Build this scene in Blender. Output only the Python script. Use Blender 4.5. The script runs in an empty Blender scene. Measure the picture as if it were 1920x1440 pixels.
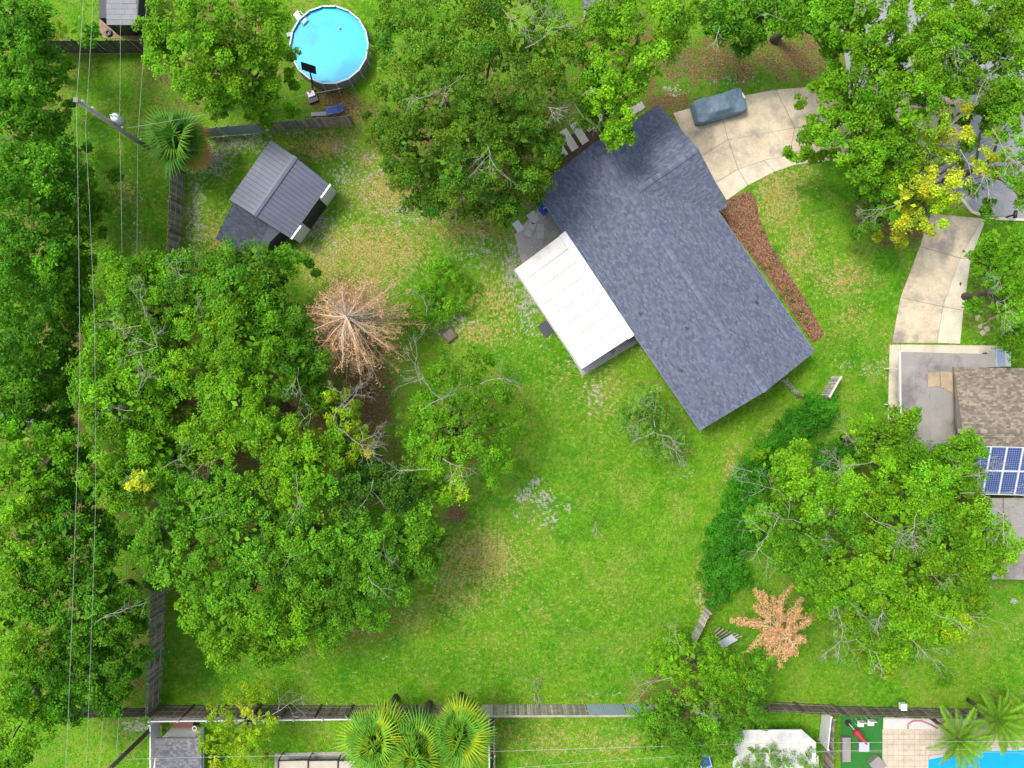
import bpy, math, random
import numpy as np
from mathutils import Vector, Matrix

# ------------------------------------------------------------------ camera, sky, sun, exposure
scn = bpy.context.scene
COL = scn.collection
H = 58.0                 # drone height above the lawn (m)
FPX = 1381.0             # focal length in photo pixels (photo is 1920 wide)
cam = bpy.data.cameras.new('camera'); cam.sensor_width = 36.0; cam.lens = 36.0 * FPX / 1920.0
cam.clip_start = 0.5; cam.clip_end = 3000.0
cam_o = bpy.data.objects.new('camera', cam); COL.objects.link(cam_o)
cam_o.location = (0, 0, H); cam_o.rotation_euler = (0, 0, 0)
scn.camera = cam_o
SUN_AZ = math.radians(148.0)      # direction towards the sun, CCW from +X (image right)
SUN_EL = math.radians(60.0)
world = bpy.data.worlds.new('World'); scn.world = world; world.use_nodes = True
wn = world.node_tree.nodes; wl = world.node_tree.links
bg = wn['Background']; sky = wn.new('ShaderNodeTexSky'); sky.sky_type = 'NISHITA'
sky.sun_disc = False; sky.sun_elevation = SUN_EL; sky.sun_rotation = math.radians(90.0) - SUN_AZ
sky.dust_density = 2.5; sky.air_density = 1.0; sky.ozone_density = 1.0
hz = wn.new('ShaderNodeHueSaturation'); hz.inputs['Saturation'].default_value = 0.55   # hazy, milky sky
wl.new(sky.outputs[0], hz.inputs['Color']); wl.new(hz.outputs[0], bg.inputs[0]); bg.inputs[1].default_value = 0.145
sl = bpy.data.lights.new('sun', 'SUN'); sl.energy = 1.6; sl.angle = math.radians(18.0); sl.color = (1.0, 0.95, 0.86)
so = bpy.data.objects.new('sun', sl); COL.objects.link(so)
sd = Vector((math.cos(SUN_EL) * math.cos(SUN_AZ), math.cos(SUN_EL) * math.sin(SUN_AZ), math.sin(SUN_EL)))
so.rotation_euler = sd.to_track_quat('Z', 'Y').to_euler(); so.location = sd * 80
vs = scn.view_settings; vs.view_transform = 'Standard'; vs.look = 'None'; vs.gamma = 1.0
vs.exposure = 1.38; vs.use_curve_mapping = False
scn.cycles.max_bounces = 8; scn.cycles.transparent_max_bounces = 8

# ------------------------------------------------------------------ helpers
rng = np.random.default_rng(7); random.seed(7)
def P(u, v, z=0.0):
    """photo pixel + height above ground -> world point"""
    k = (H - z) / FPX
    return Vector(((u - 960.0) * k, (720.0 - v) * k, z))
def M(px, z=0.0): return px * (H - z) / FPX
def srgb(r, g, b):
    f = lambda c: (c / 255.0 / 12.92) if c / 255.0 <= 0.04045 else ((c / 255.0 + 0.055) / 1.055) ** 2.4
    return (f(r), f(g), f(b))

ORG = {}
def link(o, parent=None):
    COL.objects.link(o)
    if parent is not None: o.parent = parent
def tag(o, label=None, cat=None, group=None, kind=None):
    if label: o['label'] = label
    if cat: o['category'] = cat
    if group: o['group'] = group
    if kind: o['kind'] = kind
    return o
def thing(name, loc, label, cat, group=None):
    o = bpy.data.objects.new(name, None); COL.objects.link(o); o.empty_display_size = 0.3
    o.location = loc; ORG[o.name] = Vector(loc)
    return tag(o, label, cat, group)
def finish(name, me, mat, parent, smooth=False):
    if isinstance(mat, (list, tuple)):
        for m in mat: me.materials.append(m)
    else: me.materials.append(mat)
    if smooth: me.polygons.foreach_set('use_smooth', [True] * len(me.polygons))
    o = bpy.data.objects.new(name, me); link(o, parent)
    ORG[o.name] = ORG[parent.name].copy() if parent is not None else Vector((0, 0, 0))
    return o

class MB:
    def __init__(s): s.v = []; s.f = []; s.m = []
    def poly(s, pts, mi=0):
        n = len(s.v); s.v += [tuple(p) for p in pts]; s.f.append(tuple(range(n, n + len(pts)))); s.m.append(mi); return s
    def prism(s, xy, z0, z1, mi=0):
        """vertical prism; xy list CCW or CW; z0/z1 number or list"""
        n = len(xy)
        a = sum(xy[i][0] * xy[(i + 1) % n][1] - xy[(i + 1) % n][0] * xy[i][1] for i in range(n))
        idx = list(range(n)) if a > 0 else list(range(n - 1, -1, -1))
        za = z0 if isinstance(z0, (list, tuple)) else [z0] * n
        zb = z1 if isinstance(z1, (list, tuple)) else [z1] * n
        b = len(s.v)
        s.v += [(xy[i][0], xy[i][1], za[i]) for i in idx] + [(xy[i][0], xy[i][1], zb[i]) for i in idx]
        s.f.append(tuple(b + i for i in range(n - 1, -1, -1))); s.m.append(mi)
        s.f.append(tuple(b + n + i for i in range(n))); s.m.append(mi)
        for i in range(n):
            j = (i + 1) % n
            s.f.append((b + i, b + j, b + n + j, b + n + i)); s.m.append(mi)
        return s
    def box(s, c, size, rz=0.0, mi=0, mtx=None):
        hx, hy, hz = size[0] / 2, size[1] / 2, size[2] / 2
        R = mtx if mtx is not None else Matrix.Rotation(rz, 3, 'Z')
        c = Vector(c); b = len(s.v)
        for z in (-hz, hz):
            for x, y in ((-hx, -hy), (hx, -hy), (hx, hy), (-hx, hy)):
                s.v.append(tuple(c + R @ Vector((x, y, z))))
        for q in ((3, 2, 1, 0), (4, 5, 6, 7), (0, 1, 5, 4), (1, 2, 6, 5), (2, 3, 7, 6), (3, 0, 4, 7)):
            s.f.append(tuple(b + i for i in q)); s.m.append(mi)
        return s
    def tube(s, pts, rad, n=6, mi=0, cap=True):
        pts = [Vector(p) for p in pts]; k = len(pts)
        if not isinstance(rad, (list, tuple)): rad = [rad] * k
        b = len(s.v); prev = None
        for i in range(k):
            d = (pts[min(i + 1, k - 1)] - pts[max(i - 1, 0)])
            if d.length < 1e-6: d = Vector((0, 0, 1))
            d.normalize()
            if prev is None:
                ref = Vector((0, 0, 1)) if abs(d.z) < 0.9 else Vector((1, 0, 0))
                x = d.cross(ref).normalized()
            else:
                x = prev - d * prev.dot(d)
                x = x.normalized() if x.length > 1e-6 else d.orthogonal().normalized()
            prev = x; y = d.cross(x)
            for j in range(n):
                a = 2 * math.pi * j / n
                s.v.append(tuple(pts[i] + (x * math.cos(a) + y * math.sin(a)) * rad[i]))
        for i in range(k - 1):
            for j in range(n):
                j2 = (j + 1) % n
                s.f.append((b + i * n + j, b + i * n + j2, b + (i + 1) * n + j2, b + (i + 1) * n + j)); s.m.append(mi)
        if cap:
            s.f.append(tuple(b + j for j in range(n - 1, -1, -1))); s.m.append(mi)
            s.f.append(tuple(b + (k - 1) * n + j for j in range(n))); s.m.append(mi)
        return s
    def cyl(s, c, r, h, n=16, r2=None, mi=0):
        c = Vector(c); return s.tube([c, c + Vector((0, 0, h))], [r, r if r2 is None else r2], n, mi)
    def grid(s, rows, mi=0):
        b = len(s.v); nr = len(rows); nc = len(rows[0])
        for r in rows: s.v += [tuple(p) for p in r]
        for i in range(nr - 1):
            for j in range(nc - 1):
                s.f.append((b + i * nc + j, b + i * nc + j + 1, b + (i + 1) * nc + j + 1, b + (i + 1) * nc + j)); s.m.append(mi)
        return s
    def mesh(s, name, org):
        me = bpy.data.meshes.new(name)
        me.from_pydata([(x - org.x, y - org.y, z - org.z) for x, y, z in s.v], [], s.f)
        if any(s.m): me.polygons.foreach_set('material_index', s.m)
        me.update(); return me
    def build(s, name, mat, parent=None, smooth=False):
        org = ORG[parent.name] if parent is not None else Vector((0, 0, 0))
        return finish(name, s.mesh(name, org), mat, parent, smooth)

def np_mesh(name, verts, nper, cols, mat, parent=None, kind=None):
    """verts (N*nper,3): N separate faces of nper corners; cols (N,3)"""
    org = ORG[parent.name] if parent is not None else Vector((0, 0, 0))
    verts = np.asarray(verts, dtype=np.float32) - np.array(org, dtype=np.float32)
    nv = len(verts); nf = nv // nper
    me = bpy.data.meshes.new(name)
    me.vertices.add(nv); me.vertices.foreach_set('co', verts.ravel())
    me.loops.add(nv); me.loops.foreach_set('vertex_index', np.arange(nv, dtype=np.int32))
    me.polygons.add(nf); me.polygons.foreach_set('loop_start', np.arange(0, nv, nper, dtype=np.int32))
    me.update(calc_edges=True)
    at = me.attributes.new('col', 'FLOAT_COLOR', 'POINT')
    c4 = np.ones((nv, 4), dtype=np.float32); c4[:, :3] = np.repeat(np.asarray(cols, dtype=np.float32), nper, axis=0)
    at.data.foreach_set('color', c4.ravel())
    o = finish(name, me, mat, parent)
    if kind: o['kind'] = kind
    return o

# ------------------------------------------------------------------ materials
class NT:
    def __init__(s, name):
        s.mat = bpy.data.materials.new(name); s.mat.use_nodes = True
        s.n = s.mat.node_tree.nodes; s.l = s.mat.node_tree.links
        s.b = s.n['Principled BSDF']; s.out = s.n['Material Output']
        s.pos = s.n.new('ShaderNodeNewGeometry').outputs['Position']
    def set(s, sock, val):
        if hasattr(val, 'is_linked') or isinstance(val, bpy.types.NodeSocket): s.l.new(val, sock)
        elif isinstance(val, (tuple, list)) and len(val) == 3 and sock.type == 'RGBA': sock.default_value = (*val, 1)
        else: sock.default_value = val
    def noise(s, scale, detail=2.0, rough=0.5, vec=None, dist=0.0):
        n = s.n.new('ShaderNodeTexNoise'); n.inputs['Scale'].default_value = scale
        n.inputs['Detail'].default_value = detail; n.inputs['Roughness'].default_value = rough; n.inputs['Distortion'].default_value = dist
        s.l.new(vec if vec is not None else s.pos, n.inputs['Vector']); return n.outputs['Fac']
    def voronoi(s, scale, vec=None):
        n = s.n.new('ShaderNodeTexVoronoi'); n.inputs['Scale'].default_value = scale
        s.l.new(vec if vec is not None else s.pos, n.inputs['Vector']); return n
    def math(s, op, a, b=0.0, c=0.0, clamp=False):
        n = s.n.new('ShaderNodeMath'); n.operation = op; n.use_clamp = clamp
        s.set(n.inputs[0], a); s.set(n.inputs[1], b); s.set(n.inputs[2], c); return n.outputs[0]
    def ramp(s, x, lo, hi):
        n = s.n.new('ShaderNodeMapRange'); n.interpolation_type = 'SMOOTHSTEP'; n.clamp = True
        s.set(n.inputs[0], x); n.inputs[1].default_value = lo; n.inputs[2].default_value = hi; return n.outputs[0]
    def mix(s, fac, a, b, mode='MIX'):
        n = s.n.new('ShaderNodeMix'); n.data_type = 'RGBA'; n.blend_type = mode
        s.set(n.inputs[0], fac); s.set(n.inputs[6], a); s.set(n.inputs[7], b); return n.outputs[2]
    def attr(s, name):
        n = s.n.new('ShaderNodeAttribute'); n.attribute_name = name; return n
    def bump(s, h, strength=0.3, dist=0.02):
        n = s.n.new('ShaderNodeBump'); n.inputs['Strength'].default_value = strength; n.inputs['Distance'].default_value = dist
        s.l.new(h, n.inputs['Height']); s.l.new(n.outputs[0], s.b.inputs['Normal'])
    def base(s, c): s.set(s.b.inputs['Base Color'], c)
    def rough(s, r): s.set(s.b.inputs['Roughness'], r)

MATS = {}
def plain(name, c, rough=0.7, var=0.25, scale=1.5, metal=0.0, bump=0.0, stain=None, stain_amt=0.4, stain_scale=0.6, each=0.0):
    if name in MATS: return MATS[name]
    c = tuple(x * .66 for x in c); stain = tuple(x * .66 for x in stain) if stain else None
    t = NT(name)
    n1 = t.noise(scale, 4, 0.6); n2 = t.noise(scale * 9, 3, 0.6)
    f = t.math('MULTIPLY_ADD', n1, 0.6, t.math('MULTIPLY', n2, 0.4))
    lo = tuple(x * (1 - var) for x in c); hi = tuple(min(x * (1 + var), 0.9) for x in c)
    col = t.mix(t.ramp(f, 0.3, 0.7), lo, hi)
    if stain:
        n3 = t.noise(stain_scale, 5, 0.65)
        col = t.mix(t.math('MULTIPLY', t.ramp(n3, 0.48, 0.7), stain_amt), col, stain)
    if each:      # every board weathers to its own tone
        oi = t.n.new('ShaderNodeObjectInfo').outputs['Random']; hs = t.n.new('ShaderNodeHueSaturation'); t.l.new(col, hs.inputs['Color']); t.l.new(t.math('MULTIPLY_ADD', oi, 2 * each, 1 - each), hs.inputs['Value']); col = hs.outputs[0]
    t.base(col); t.rough(rough); t.b.inputs['Metallic'].default_value = metal
    if bump: t.bump(n2, bump, 0.02)
    MATS[name] = t.mat; return t.mat

def leafmat(name, trans=0.35, rough=0.55, spec=0.10):
    t = NT(name); a = t.attr('col').outputs['Color']
    t.base(a); t.rough(rough); t.b.inputs['Specular IOR Level'].default_value = spec
    tr = t.n.new('ShaderNodeBsdfTranslucent'); t.l.new(t.mix(1.0, a, (1.0, 1.0, 0.55), 'MULTIPLY'), tr.inputs[0])
    mx = t.n.new('ShaderNodeMixShader'); mx.inputs[0].default_value = trans
    t.l.new(t.b.outputs[0], mx.inputs[1]); t.l.new(tr.outputs[0], mx.inputs[2]); t.l.new(mx.outputs[0], t.out.inputs[0])
    return t.mat
LEAF = leafmat('leaf'); 
DRYLEAF = leafmat('dry_leaf', 0.12, 0.8, 0.1)
def attrmat(name, rough=0.8, spec=0.3, n=14.0, amt=0.15):
    t = NT(name); a = t.attr('col').outputs['Color']; nn = t.noise(n, 4, 0.7); big = t.noise(0.35, 4, 0.6)
    g = t.math('MULTIPLY_ADD', nn, amt * 2, 1 - amt); g2 = t.math('MULTIPLY_ADD', big, 0.22, 0.89)
    gg = t.math('MULTIPLY', g, g2)
    c = t.n.new('ShaderNodeCombineColor'); 
    for i in range(3): t.l.new(gg, c.inputs[i])
    t.base(t.mix(1.0, a, c.outputs[0], 'MULTIPLY')); t.rough(rough); t.b.inputs['Specular IOR Level'].default_value = spec
    t.bump(nn, 0.4, 0.01); return t.mat
SHINGLE = attrmat('asphalt_shingle', 0.85, 0.25)
BARK = plain('bark', (0.11, 0.085, 0.06), 0.9, 0.4, 3, bump=0.6)
DEADWOOD = plain('dead_wood', (0.36, 0.33, 0.28), 0.85, 0.3, 3)
TWIGBROWN = plain('brown_twig', (0.30, 0.24, 0.17), 0.9, 0.3, 3)
WHITE = plain('white_paint', (0.80, 0.80, 0.78), 0.45, 0.04, 1.0)
VINYL = plain('white_vinyl', (0.74, 0.75, 0.76), 0.4, 0.06, 1.0)
WOODG = plain('weathered_wood', (0.32, 0.275, 0.225), 0.9, 0.35, 2.2, bump=0.3, each=.42)
WOODL = plain('pale_weathered_wood', (0.46, 0.42, 0.35), 0.9, 0.3, 2.2, bump=0.3, each=.42)
WOODD = plain('dark_stained_wood', (0.075, 0.068, 0.052), 0.85, 0.35, 2.0, bump=0.3, each=.42)
WOODM = plain('dark_wood', (0.17, 0.145, 0.105), 0.9, 0.4, 2.0, bump=0.3, each=.42)  # one darker brown wood tone
GALV = plain('galvanised_sheet', (0.36, 0.45, 0.54), 0.5, 0.12, 1.2)
BLACK = plain('black_plastic', (0.018, 0.018, 0.02), 0.45, 0.2)
DKMETAL = plain('dark_metal', (0.05, 0.055, 0.06), 0.5, 0.2)
GREYPL = plain('grey_plastic', (0.33, 0.34, 0.36), 0.5, 0.1)
BLUEPL = plain('blue_plastic', (0.02, 0.07, 0.42), 0.4, 0.2)
REDPL = plain('red_fabric', (0.42, 0.02, 0.03), 0.7, 0.2)
TEALPL = plain('teal_plastic', (0.0, 0.30, 0.28), 0.4, 0.15)
WIRE = plain('aluminium_wire', (0.42, 0.46, 0.40), 0.45, 0.1)
WIREB = plain('black_cable', (0.03, 0.03, 0.03), 0.6, 0.1)
CONC = plain('concrete', (0.62, 0.51, 0.355), 0.9, 0.22, 0.7, bump=0.25, stain=(0.27, 0.245, 0.21), stain_amt=0.9, stain_scale=0.42)
CONCL = plain('pale_concrete', (0.68, 0.60, 0.46), 0.9, 0.12, 0.9, bump=0.2, stain=(0.33, 0.29, 0.22), stain_amt=0.5)
CONCG = plain('grey_concrete', (0.42, 0.40, 0.36), 0.9, 0.2, 0.9, bump=0.25, stain=(0.12, 0.115, 0.10), stain_amt=0.8, stain_scale=0.9)
PAVER = plain('paver_stone', (0.47, 0.46, 0.42), 0.9, 0.12, 2)
PAVERT = plain('tan_paver', (0.50, 0.42, 0.30), 0.9, 0.15, 2)
ASPH = plain('asphalt', (0.31, 0.315, 0.33), 0.9, 0.2, 1.2, bump=0.3, stain=(0.22, 0.22, 0.23), stain_amt=0.6)
MEMBR = plain('roof_membrane', (0.30, 0.275, 0.25), 0.7, 0.1, 0.6, stain=(0.10, 0.09, 0.08), stain_amt=0.75, stain_scale=0.28)
STUCCO = plain('stucco', (0.52, 0.50, 0.46), 0.9, 0.08, 2)
NAVY = plain('navy_siding', (0.035, 0.04, 0.06), 0.7, 0.15)
MULCHC = plain('bark_mulch_soil', (0.20, 0.095, 0.05), 1.0, 0.5, 1.2, bump=0.9)
SOILJ = plain('joint_soil', (0.20, 0.17, 0.12), 1.0, 0.3)
GLASS = plain('window_glass', (0.03, 0.04, 0.05), 0.08, 0.1)
TRIMG = plain('grey_trim', (0.20, 0.21, 0.23), 0.6, 0.1)
PLYWD = plain('plywood', (0.42, 0.32, 0.19), 0.9, 0.2, 2, stain=(0.2, 0.15, 0.1))

# ------------------------------------------------------------------ ground masks (where the lawn is dry, sandy, covered with litter, or deeper green with painted shade)
DRY = [(700,470,120,60,.8),(630,500,90,50,.7),(720,360,70,60,.75),(860,420,110,60,.6),(610,275,60,30,.8),(690,300,40,40,.6),(900,1045,90,65,.72),(850,1085,70,45,.55),
  (1460,370,45,70,.8),(1580,520,60,40,.65),(1500,470,40,60,.65),(1600,590,40,40,.5),(930,560,60,60,.6),(900,620,60,30,.7),(690,1185,80,25,.5),(1325,1110,18,50,.8),(1370,890,14,90,.55),(1440,820,40,20,.5),
  (1050,1385,220,40,.45),(1170,1400,80,30,.5),(400,440,50,70,.55),(1190,640,60,30,.5),(1130,730,60,60,.45),(850,1130,90,40,.5),(770,1160,90,30,.45),(1180,780,40,40,.3),(1060,700,60,40,.25),
  (1500,330,50,30,.5),(1850,580,40,60,.5),(1770,1130,60,60,.2),(1200,1230,60,40,.2),(1000,1150,160,90,.22),(240,360,30,40,.5),(260,1370,60,30,.4),(1210,240,30,30,.9),(650,215,40,30,1.0),(1900,1190,40,30,.35)]
SAND = [(570,420,70,40,.95),(500,475,80,26,.95),(395,300,50,45,.95),(365,400,26,100,.85),(450,265,70,22,.95),(640,330,30,40,.7),(560,250,60,12,.7),(760,400,70,40,.62),(900,470,70,50,.62),(690,330,40,60,.6),(600,460,60,40,.6),(640,275,30,14,.75),(690,295,26,26,.55),(962,500,26,65,1.0),(990,570,26,75,.9),(985,932,26,16,1.05),(1005,905,20,14,.95),(1022,935,20,22,1.0),(1035,972,22,16,.85),(975,970,20,10,.7),(1010,965,60,46,.5),(1064,950,10,26,.72),
  (1115,740,26,40,.7),(860,600,34,18,.85),(830,620,40,14,.7),(860,385,70,34,.6),(820,410,50,20,.5),(1265,170,30,12,.8),(1370,150,60,14,.6),(1640,690,40,28,.6),(1590,680,30,30,.5),(257,1362,30,16,1.0),(306,1180,8,140,.6),(255,440,30,40,.45),
  (620,1322,200,7,.6),(1290,890,12,8,.9),(1310,1120,6,30,.9),(1080,675,30,20,.55),(1100,660,30,30,.45),(960,1330,60,6,.5),(1140,1300,50,8,.6),(620,345,40,60,.45),(1900,1128,8,8,1.2),(720,1237,10,6,.9),(1020,620,16,50,.6)]
LITTER = [(690,740,45,75,1.2),(680,810,40,40,.9),(1330,115,150,45,.72),(1490,110,90,45,.8),(1250,190,60,30,.8),(630,190,60,38,.8),(855,965,25,14,1.1),(560,800,200,200,.75),(400,800,180,250,.75),(300,700,120,160,.7),(480,1080,220,90,.7),
  (900,260,200,160,.8),(1160,120,100,110,.8),(1540,220,40,20,.6),(1690,430,60,30,.9),(1630,400,40,30,.8),(140,640,30,120,.7),(100,900,90,380,.8),(60,300,70,300,.7),(400,100,150,100,.8),(1690,1000,220,180,.6),(1300,1310,90,70,.7),(870,790,110,110,.45),(655,640,90,60,.8),(1250,735,40,60,.35),(1800,200,120,150,.6),(240,1220,40,140,.6),(700,1170,60,40,.3),(1230,1300,60,30,.6),(610,225,50,14,.7)]
LUSH_SHADE = [(1400,120,180,50,.7),(1100,850,160,150,.5),(1200,1150,200,120,.5),(800,1250,300,40,.7),(230,400,70,90,.8),(400,1250,100,60,.6),(1060,760,70,120,.6),(600,300,50,30,.9),(1550,1200,150,100,.5),(1420,1110,60,60,.5),(1420,770,90,40,.5),(1560,640,50,60,.6),(1640,560,60,60,.3),(820,540,60,60,.5),(1800,1230,120,60,.4),(200,150,120,60,.15)]  # lush lawn, plus shade of house, trees and ivy painted as darker green
def blobs(lst, U, V):
    r = np.zeros_like(U)
    for (u, v, a, b, s) in lst:
        d = ((U - u) / a) ** 2 + ((V - v) / b) ** 2
        r = np.maximum(r, s * np.exp(-0.75 * d))
    return r
def masks(X, Y):
    U = 960 + X * FPX / H; V = 720 - Y * FPX / H
    return blobs(DRY, U, V), blobs(SAND, U, V), blobs(LITTER, U, V), blobs(LUSH_SHADE, U, V)

def ground():
    inner = np.arange(-44, 44.01, 0.4); outer = np.array([48, 55, 70, 100, 160, 300, 600.])
    xs = np.concatenate([-outer[::-1], inner, outer])
    innery = np.arange(-34, 34.01, 0.4); ys = np.concatenate([-np.array([38, 50, 70, 100, 160, 300, 600.])[::-1], innery, np.array([38, 50, 70, 100, 160, 300, 600.])])
    Xg, Yg = np.meshgrid(xs, ys); nx, ny = len(xs), len(ys)
    co = np.stack([Xg.ravel(), Yg.ravel(), np.zeros(nx * ny)], 1).astype(np.float32)
    i, j = np.meshgrid(np.arange(ny - 1), np.arange(nx - 1), indexing='ij'); q = (i * nx + j).ravel()
    quads = np.stack([q, q + 1, q + nx + 1, q + nx], 1).astype(np.int32)
    me = bpy.data.meshes.new('ground'); me.vertices.add(len(co)); me.vertices.foreach_set('co', co.ravel())
    me.loops.add(quads.size); me.loops.foreach_set('vertex_index', quads.ravel())
    me.polygons.add(len(quads)); me.polygons.foreach_set('loop_start', np.arange(0, quads.size, 4, dtype=np.int32)); me.update(calc_edges=True)
    d, s, l, lu = masks(co[:, 0], co[:, 1])
    at = me.attributes.new('cover', 'FLOAT_COLOR', 'POINT'); at.data.foreach_set('color', np.stack([d, s, l, lu], 1).astype(np.float32).ravel())
    t = NT('lawn_soil'); a = t.attr('cover'); sp = t.n.new('ShaderNodeSeparateColor'); t.l.new(a.outputs['Color'], sp.inputs[0])
    dry, sand, lit, lush_shade = sp.outputs[0], sp.outputs[1], sp.outputs[2], a.outputs['Alpha']
    nb = t.ramp(t.noise(0.16, 4, 0.6), .36, .64); nm = t.ramp(t.noise(0.8, 4, 0.65), .36, .64); nf = t.ramp(t.noise(3.2, 4, 0.7), .34, .66); nx_ = t.noise(14, 3, 0.75); sx = t.ramp(t.noise(1.9, 6, 0.75, dist=0.8), .36, .64); fl = t.ramp(t.noise(6.5, 3, .7), .34, .66)
    g1 = t.mix(nm, (0.024, 0.13, 0.004), (0.12, 0.31, 0.006))
    g2 = t.mix(nf, (0.048, 0.195, 0.004), (0.12, 0.31, 0.008))
    gr = t.mix(0.5, g1, g2)
    gr = t.mix(t.math('MULTIPLY', nb, 0.5), gr, (0.165, 0.30, 0.010)); pt = t.ramp(t.noise(.42, 5, .7, dist=.5), .46, .66); gr = t.mix(t.math('MULTIPLY', pt, .72), gr, t.mix(nf, (0.15, 0.23, 0.02), (0.24, 0.28, 0.05)))
    gr = t.mix(t.math('MULTIPLY', lush_shade, 0.75), gr, t.mix(nf, (0.026, 0.125, 0.004), (0.075, 0.23, 0.006)))
    mixn = t.math('MULTIPLY_ADD', nf, .45, t.math('MULTIPLY_ADD', sx, .35, t.math('MULTIPLY', fl, .3)))      # 0..1.1
    dm = t.ramp(t.math('ADD', dry, t.math('MULTIPLY_ADD', mixn, 1.1, -.62)), 0.30, 0.75)
    dryc = t.mix(fl, (0.25, 0.20, 0.045), t.mix(nm, (0.40, 0.31, 0.09), (0.46, 0.34, 0.17)))
    spots = t.ramp(t.math('ADD', mixn, t.math('MULTIPLY_ADD', nb, .22, t.math('MULTIPLY', nm, .22))), .86, 1.2)
    gr = t.mix(t.math('MULTIPLY', spots, 0.28), gr, (0.30, 0.30, 0.06))
    gr = t.mix(t.math('MULTIPLY', dm, 0.85), gr, dryc)
    lm = t.ramp(t.math('ADD', lit, t.math('MULTIPLY_ADD', t.math('ADD', nf, nm), 0.35, -0.35)), 0.25, 0.7)
    litc = t.mix(fl, (0.085, 0.045, 0.022), t.mix(sx, (0.23, 0.115, 0.05), (0.24, 0.16, 0.085)))
    gr = t.mix(t.math('MULTIPLY', lm, 0.92), gr, litc)
    sm = t.ramp(t.math('ADD', sand, t.math('MULTIPLY_ADD', mixn, 1.4, -.98)), 0.42, 0.78)
    sandc = t.mix(fl, (0.27, 0.235, 0.185), (0.40, 0.365, 0.31))
    gr = t.mix(t.math('MULTIPLY', sm, .95), gr, sandc)
    hsv = t.n.new('ShaderNodeHueSaturation'); t.l.new(gr, hsv.inputs['Color']); t.l.new(t.math('MULTIPLY_ADD', nx_, .95, 0.36), hsv.inputs['Value'])
    t.base(hsv.outputs[0]); t.rough(0.95); t.b.inputs['Specular IOR Level'].default_value = 0.15
    t.bump(t.math('ADD', t.math('MULTIPLY', fl, .6), t.math('MULTIPLY', nx_, 0.7)), 0.8, 0.07)
    o = finish('ground', me, t.mat, None); o['kind'] = 'structure'
    return o
ground()

def pip(X, Y, poly):
    inside = np.zeros(X.shape, bool); n = len(poly)
    for i in range(n):
        x1, y1 = poly[i][0], poly[i][1]; x2, y2 = poly[(i + 1) % n][0], poly[(i + 1) % n][1]
        if abs(y2 - y1) < 1e-9: continue
        c = ((y1 > Y) != (y2 > Y)) & (X < (x2 - x1) * (Y - y1) / (y2 - y1) + x1); inside ^= c
    return inside
NOGRASS = []
def PX(lst, z=0.0): return [P(u, v, z) for u, v in lst]

def slab_set(name, polys, mat, z0, z1, label=None, child='slab'):
    """a paved surface whose slabs are separate pieces, over a thin dark joint bed"""
    allp = [p for poly in polys for p in poly]
    bed = [MB().prism([(p[0], p[1]) for p in poly], z0 + .002 * i, z1 - .02 - .0005 * i) for i, poly in enumerate(polys)]
    cx = sum(p[0] for p in allp) / len(allp); cy = sum(p[1] for p in allp) / len(allp)
    root = bpy.data.objects.new(name, None); COL.objects.link(root); root.location = (cx, cy, 0); ORG[root.name] = Vector((cx, cy, 0)); root['kind'] = 'structure'
    for i, poly in enumerate(polys):
        c = Vector((sum(p[0] for p in poly) / len(poly), sum(p[1] for p in poly) / len(poly), 0))
        sh = []
        for p in poly:
            d = Vector((p[0] - c.x, p[1] - c.y, 0)); L = d.length; sh.append(c + d * max(0, (L - 0.022) / L))
        m = mat[i % len(mat)] if isinstance(mat, list) else mat
        MB().prism([(p.x, p.y) for p in sh], z0, z1 + random.uniform(-.004, .004)).build(child, m, root); bed[i].build('joint_bed', SOILJ, root)
        NOGRASS.append([(p[0], p[1]) for p in poly])
    return root

# ------------------------------------------------------------------ paved ground
# main driveway: three rows of slabs and the flared pale apron walk
drv = [[(1262,212),(1345,188),(1365,262),(1302,300)], [(1345,188),(1455,168),(1490,240),(1365,262)], [(1455,168),(1585,158),(1590,225),(1490,240)],
       [(1302,300),(1365,262),(1384,318),(1342,343)], [(1365,262),(1490,240),(1480,292),(1432,301),(1384,318)], [(1490,240),(1590,225),(1588,284),(1530,287),(1480,292)],
       [(1585,158),(1690,150),(1700,280),(1588,284)], [(1690,150),(1800,165),(1800,270),(1700,280)]]
slab_set('driveway', [PX(p) for p in drv], CONC, -0.1, 0.03)
apr = [[(1342,343),(1384,318),(1402,348),(1362,376)], [(1384,318),(1432,301),(1452,322),(1402,348)], [(1432,301),(1480,292),(1530,287),(1590,284),(1590,301),(1530,304),(1490,309),(1452,322)]]
slab_set('front_walk', [PX(p) for p in apr], CONCL, -0.1, 0.035)
nd = [[(1672,643),(1688,558),(1768,575),(1757,643)], [(1688,558),(1724,462),(1800,484),(1768,575)], [(1724,462),(1745,400),(1842,410),(1800,484)],
      [(1757,643),(1768,575),(1806,582),(1800,645)], [(1768,575),(1800,484),(1820,484),(1806,582)], [(1800,484),(1842,410),(1848,412),(1820,484)]]
slab_set('neighbour_driveway', [PX(p) for p in nd], [CONC, CONC, CONC, CONCL, CONCL, CONCL], -0.1, 0.03)
slab_set('side_walk', [PX(p) for p in [[(1668,646),(1688,646),(1688,800),(1664,800)],[(1688,646),(1875,648),(1875,690),(1688,690)]]], CONCL, -0.1, 0.025)
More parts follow.
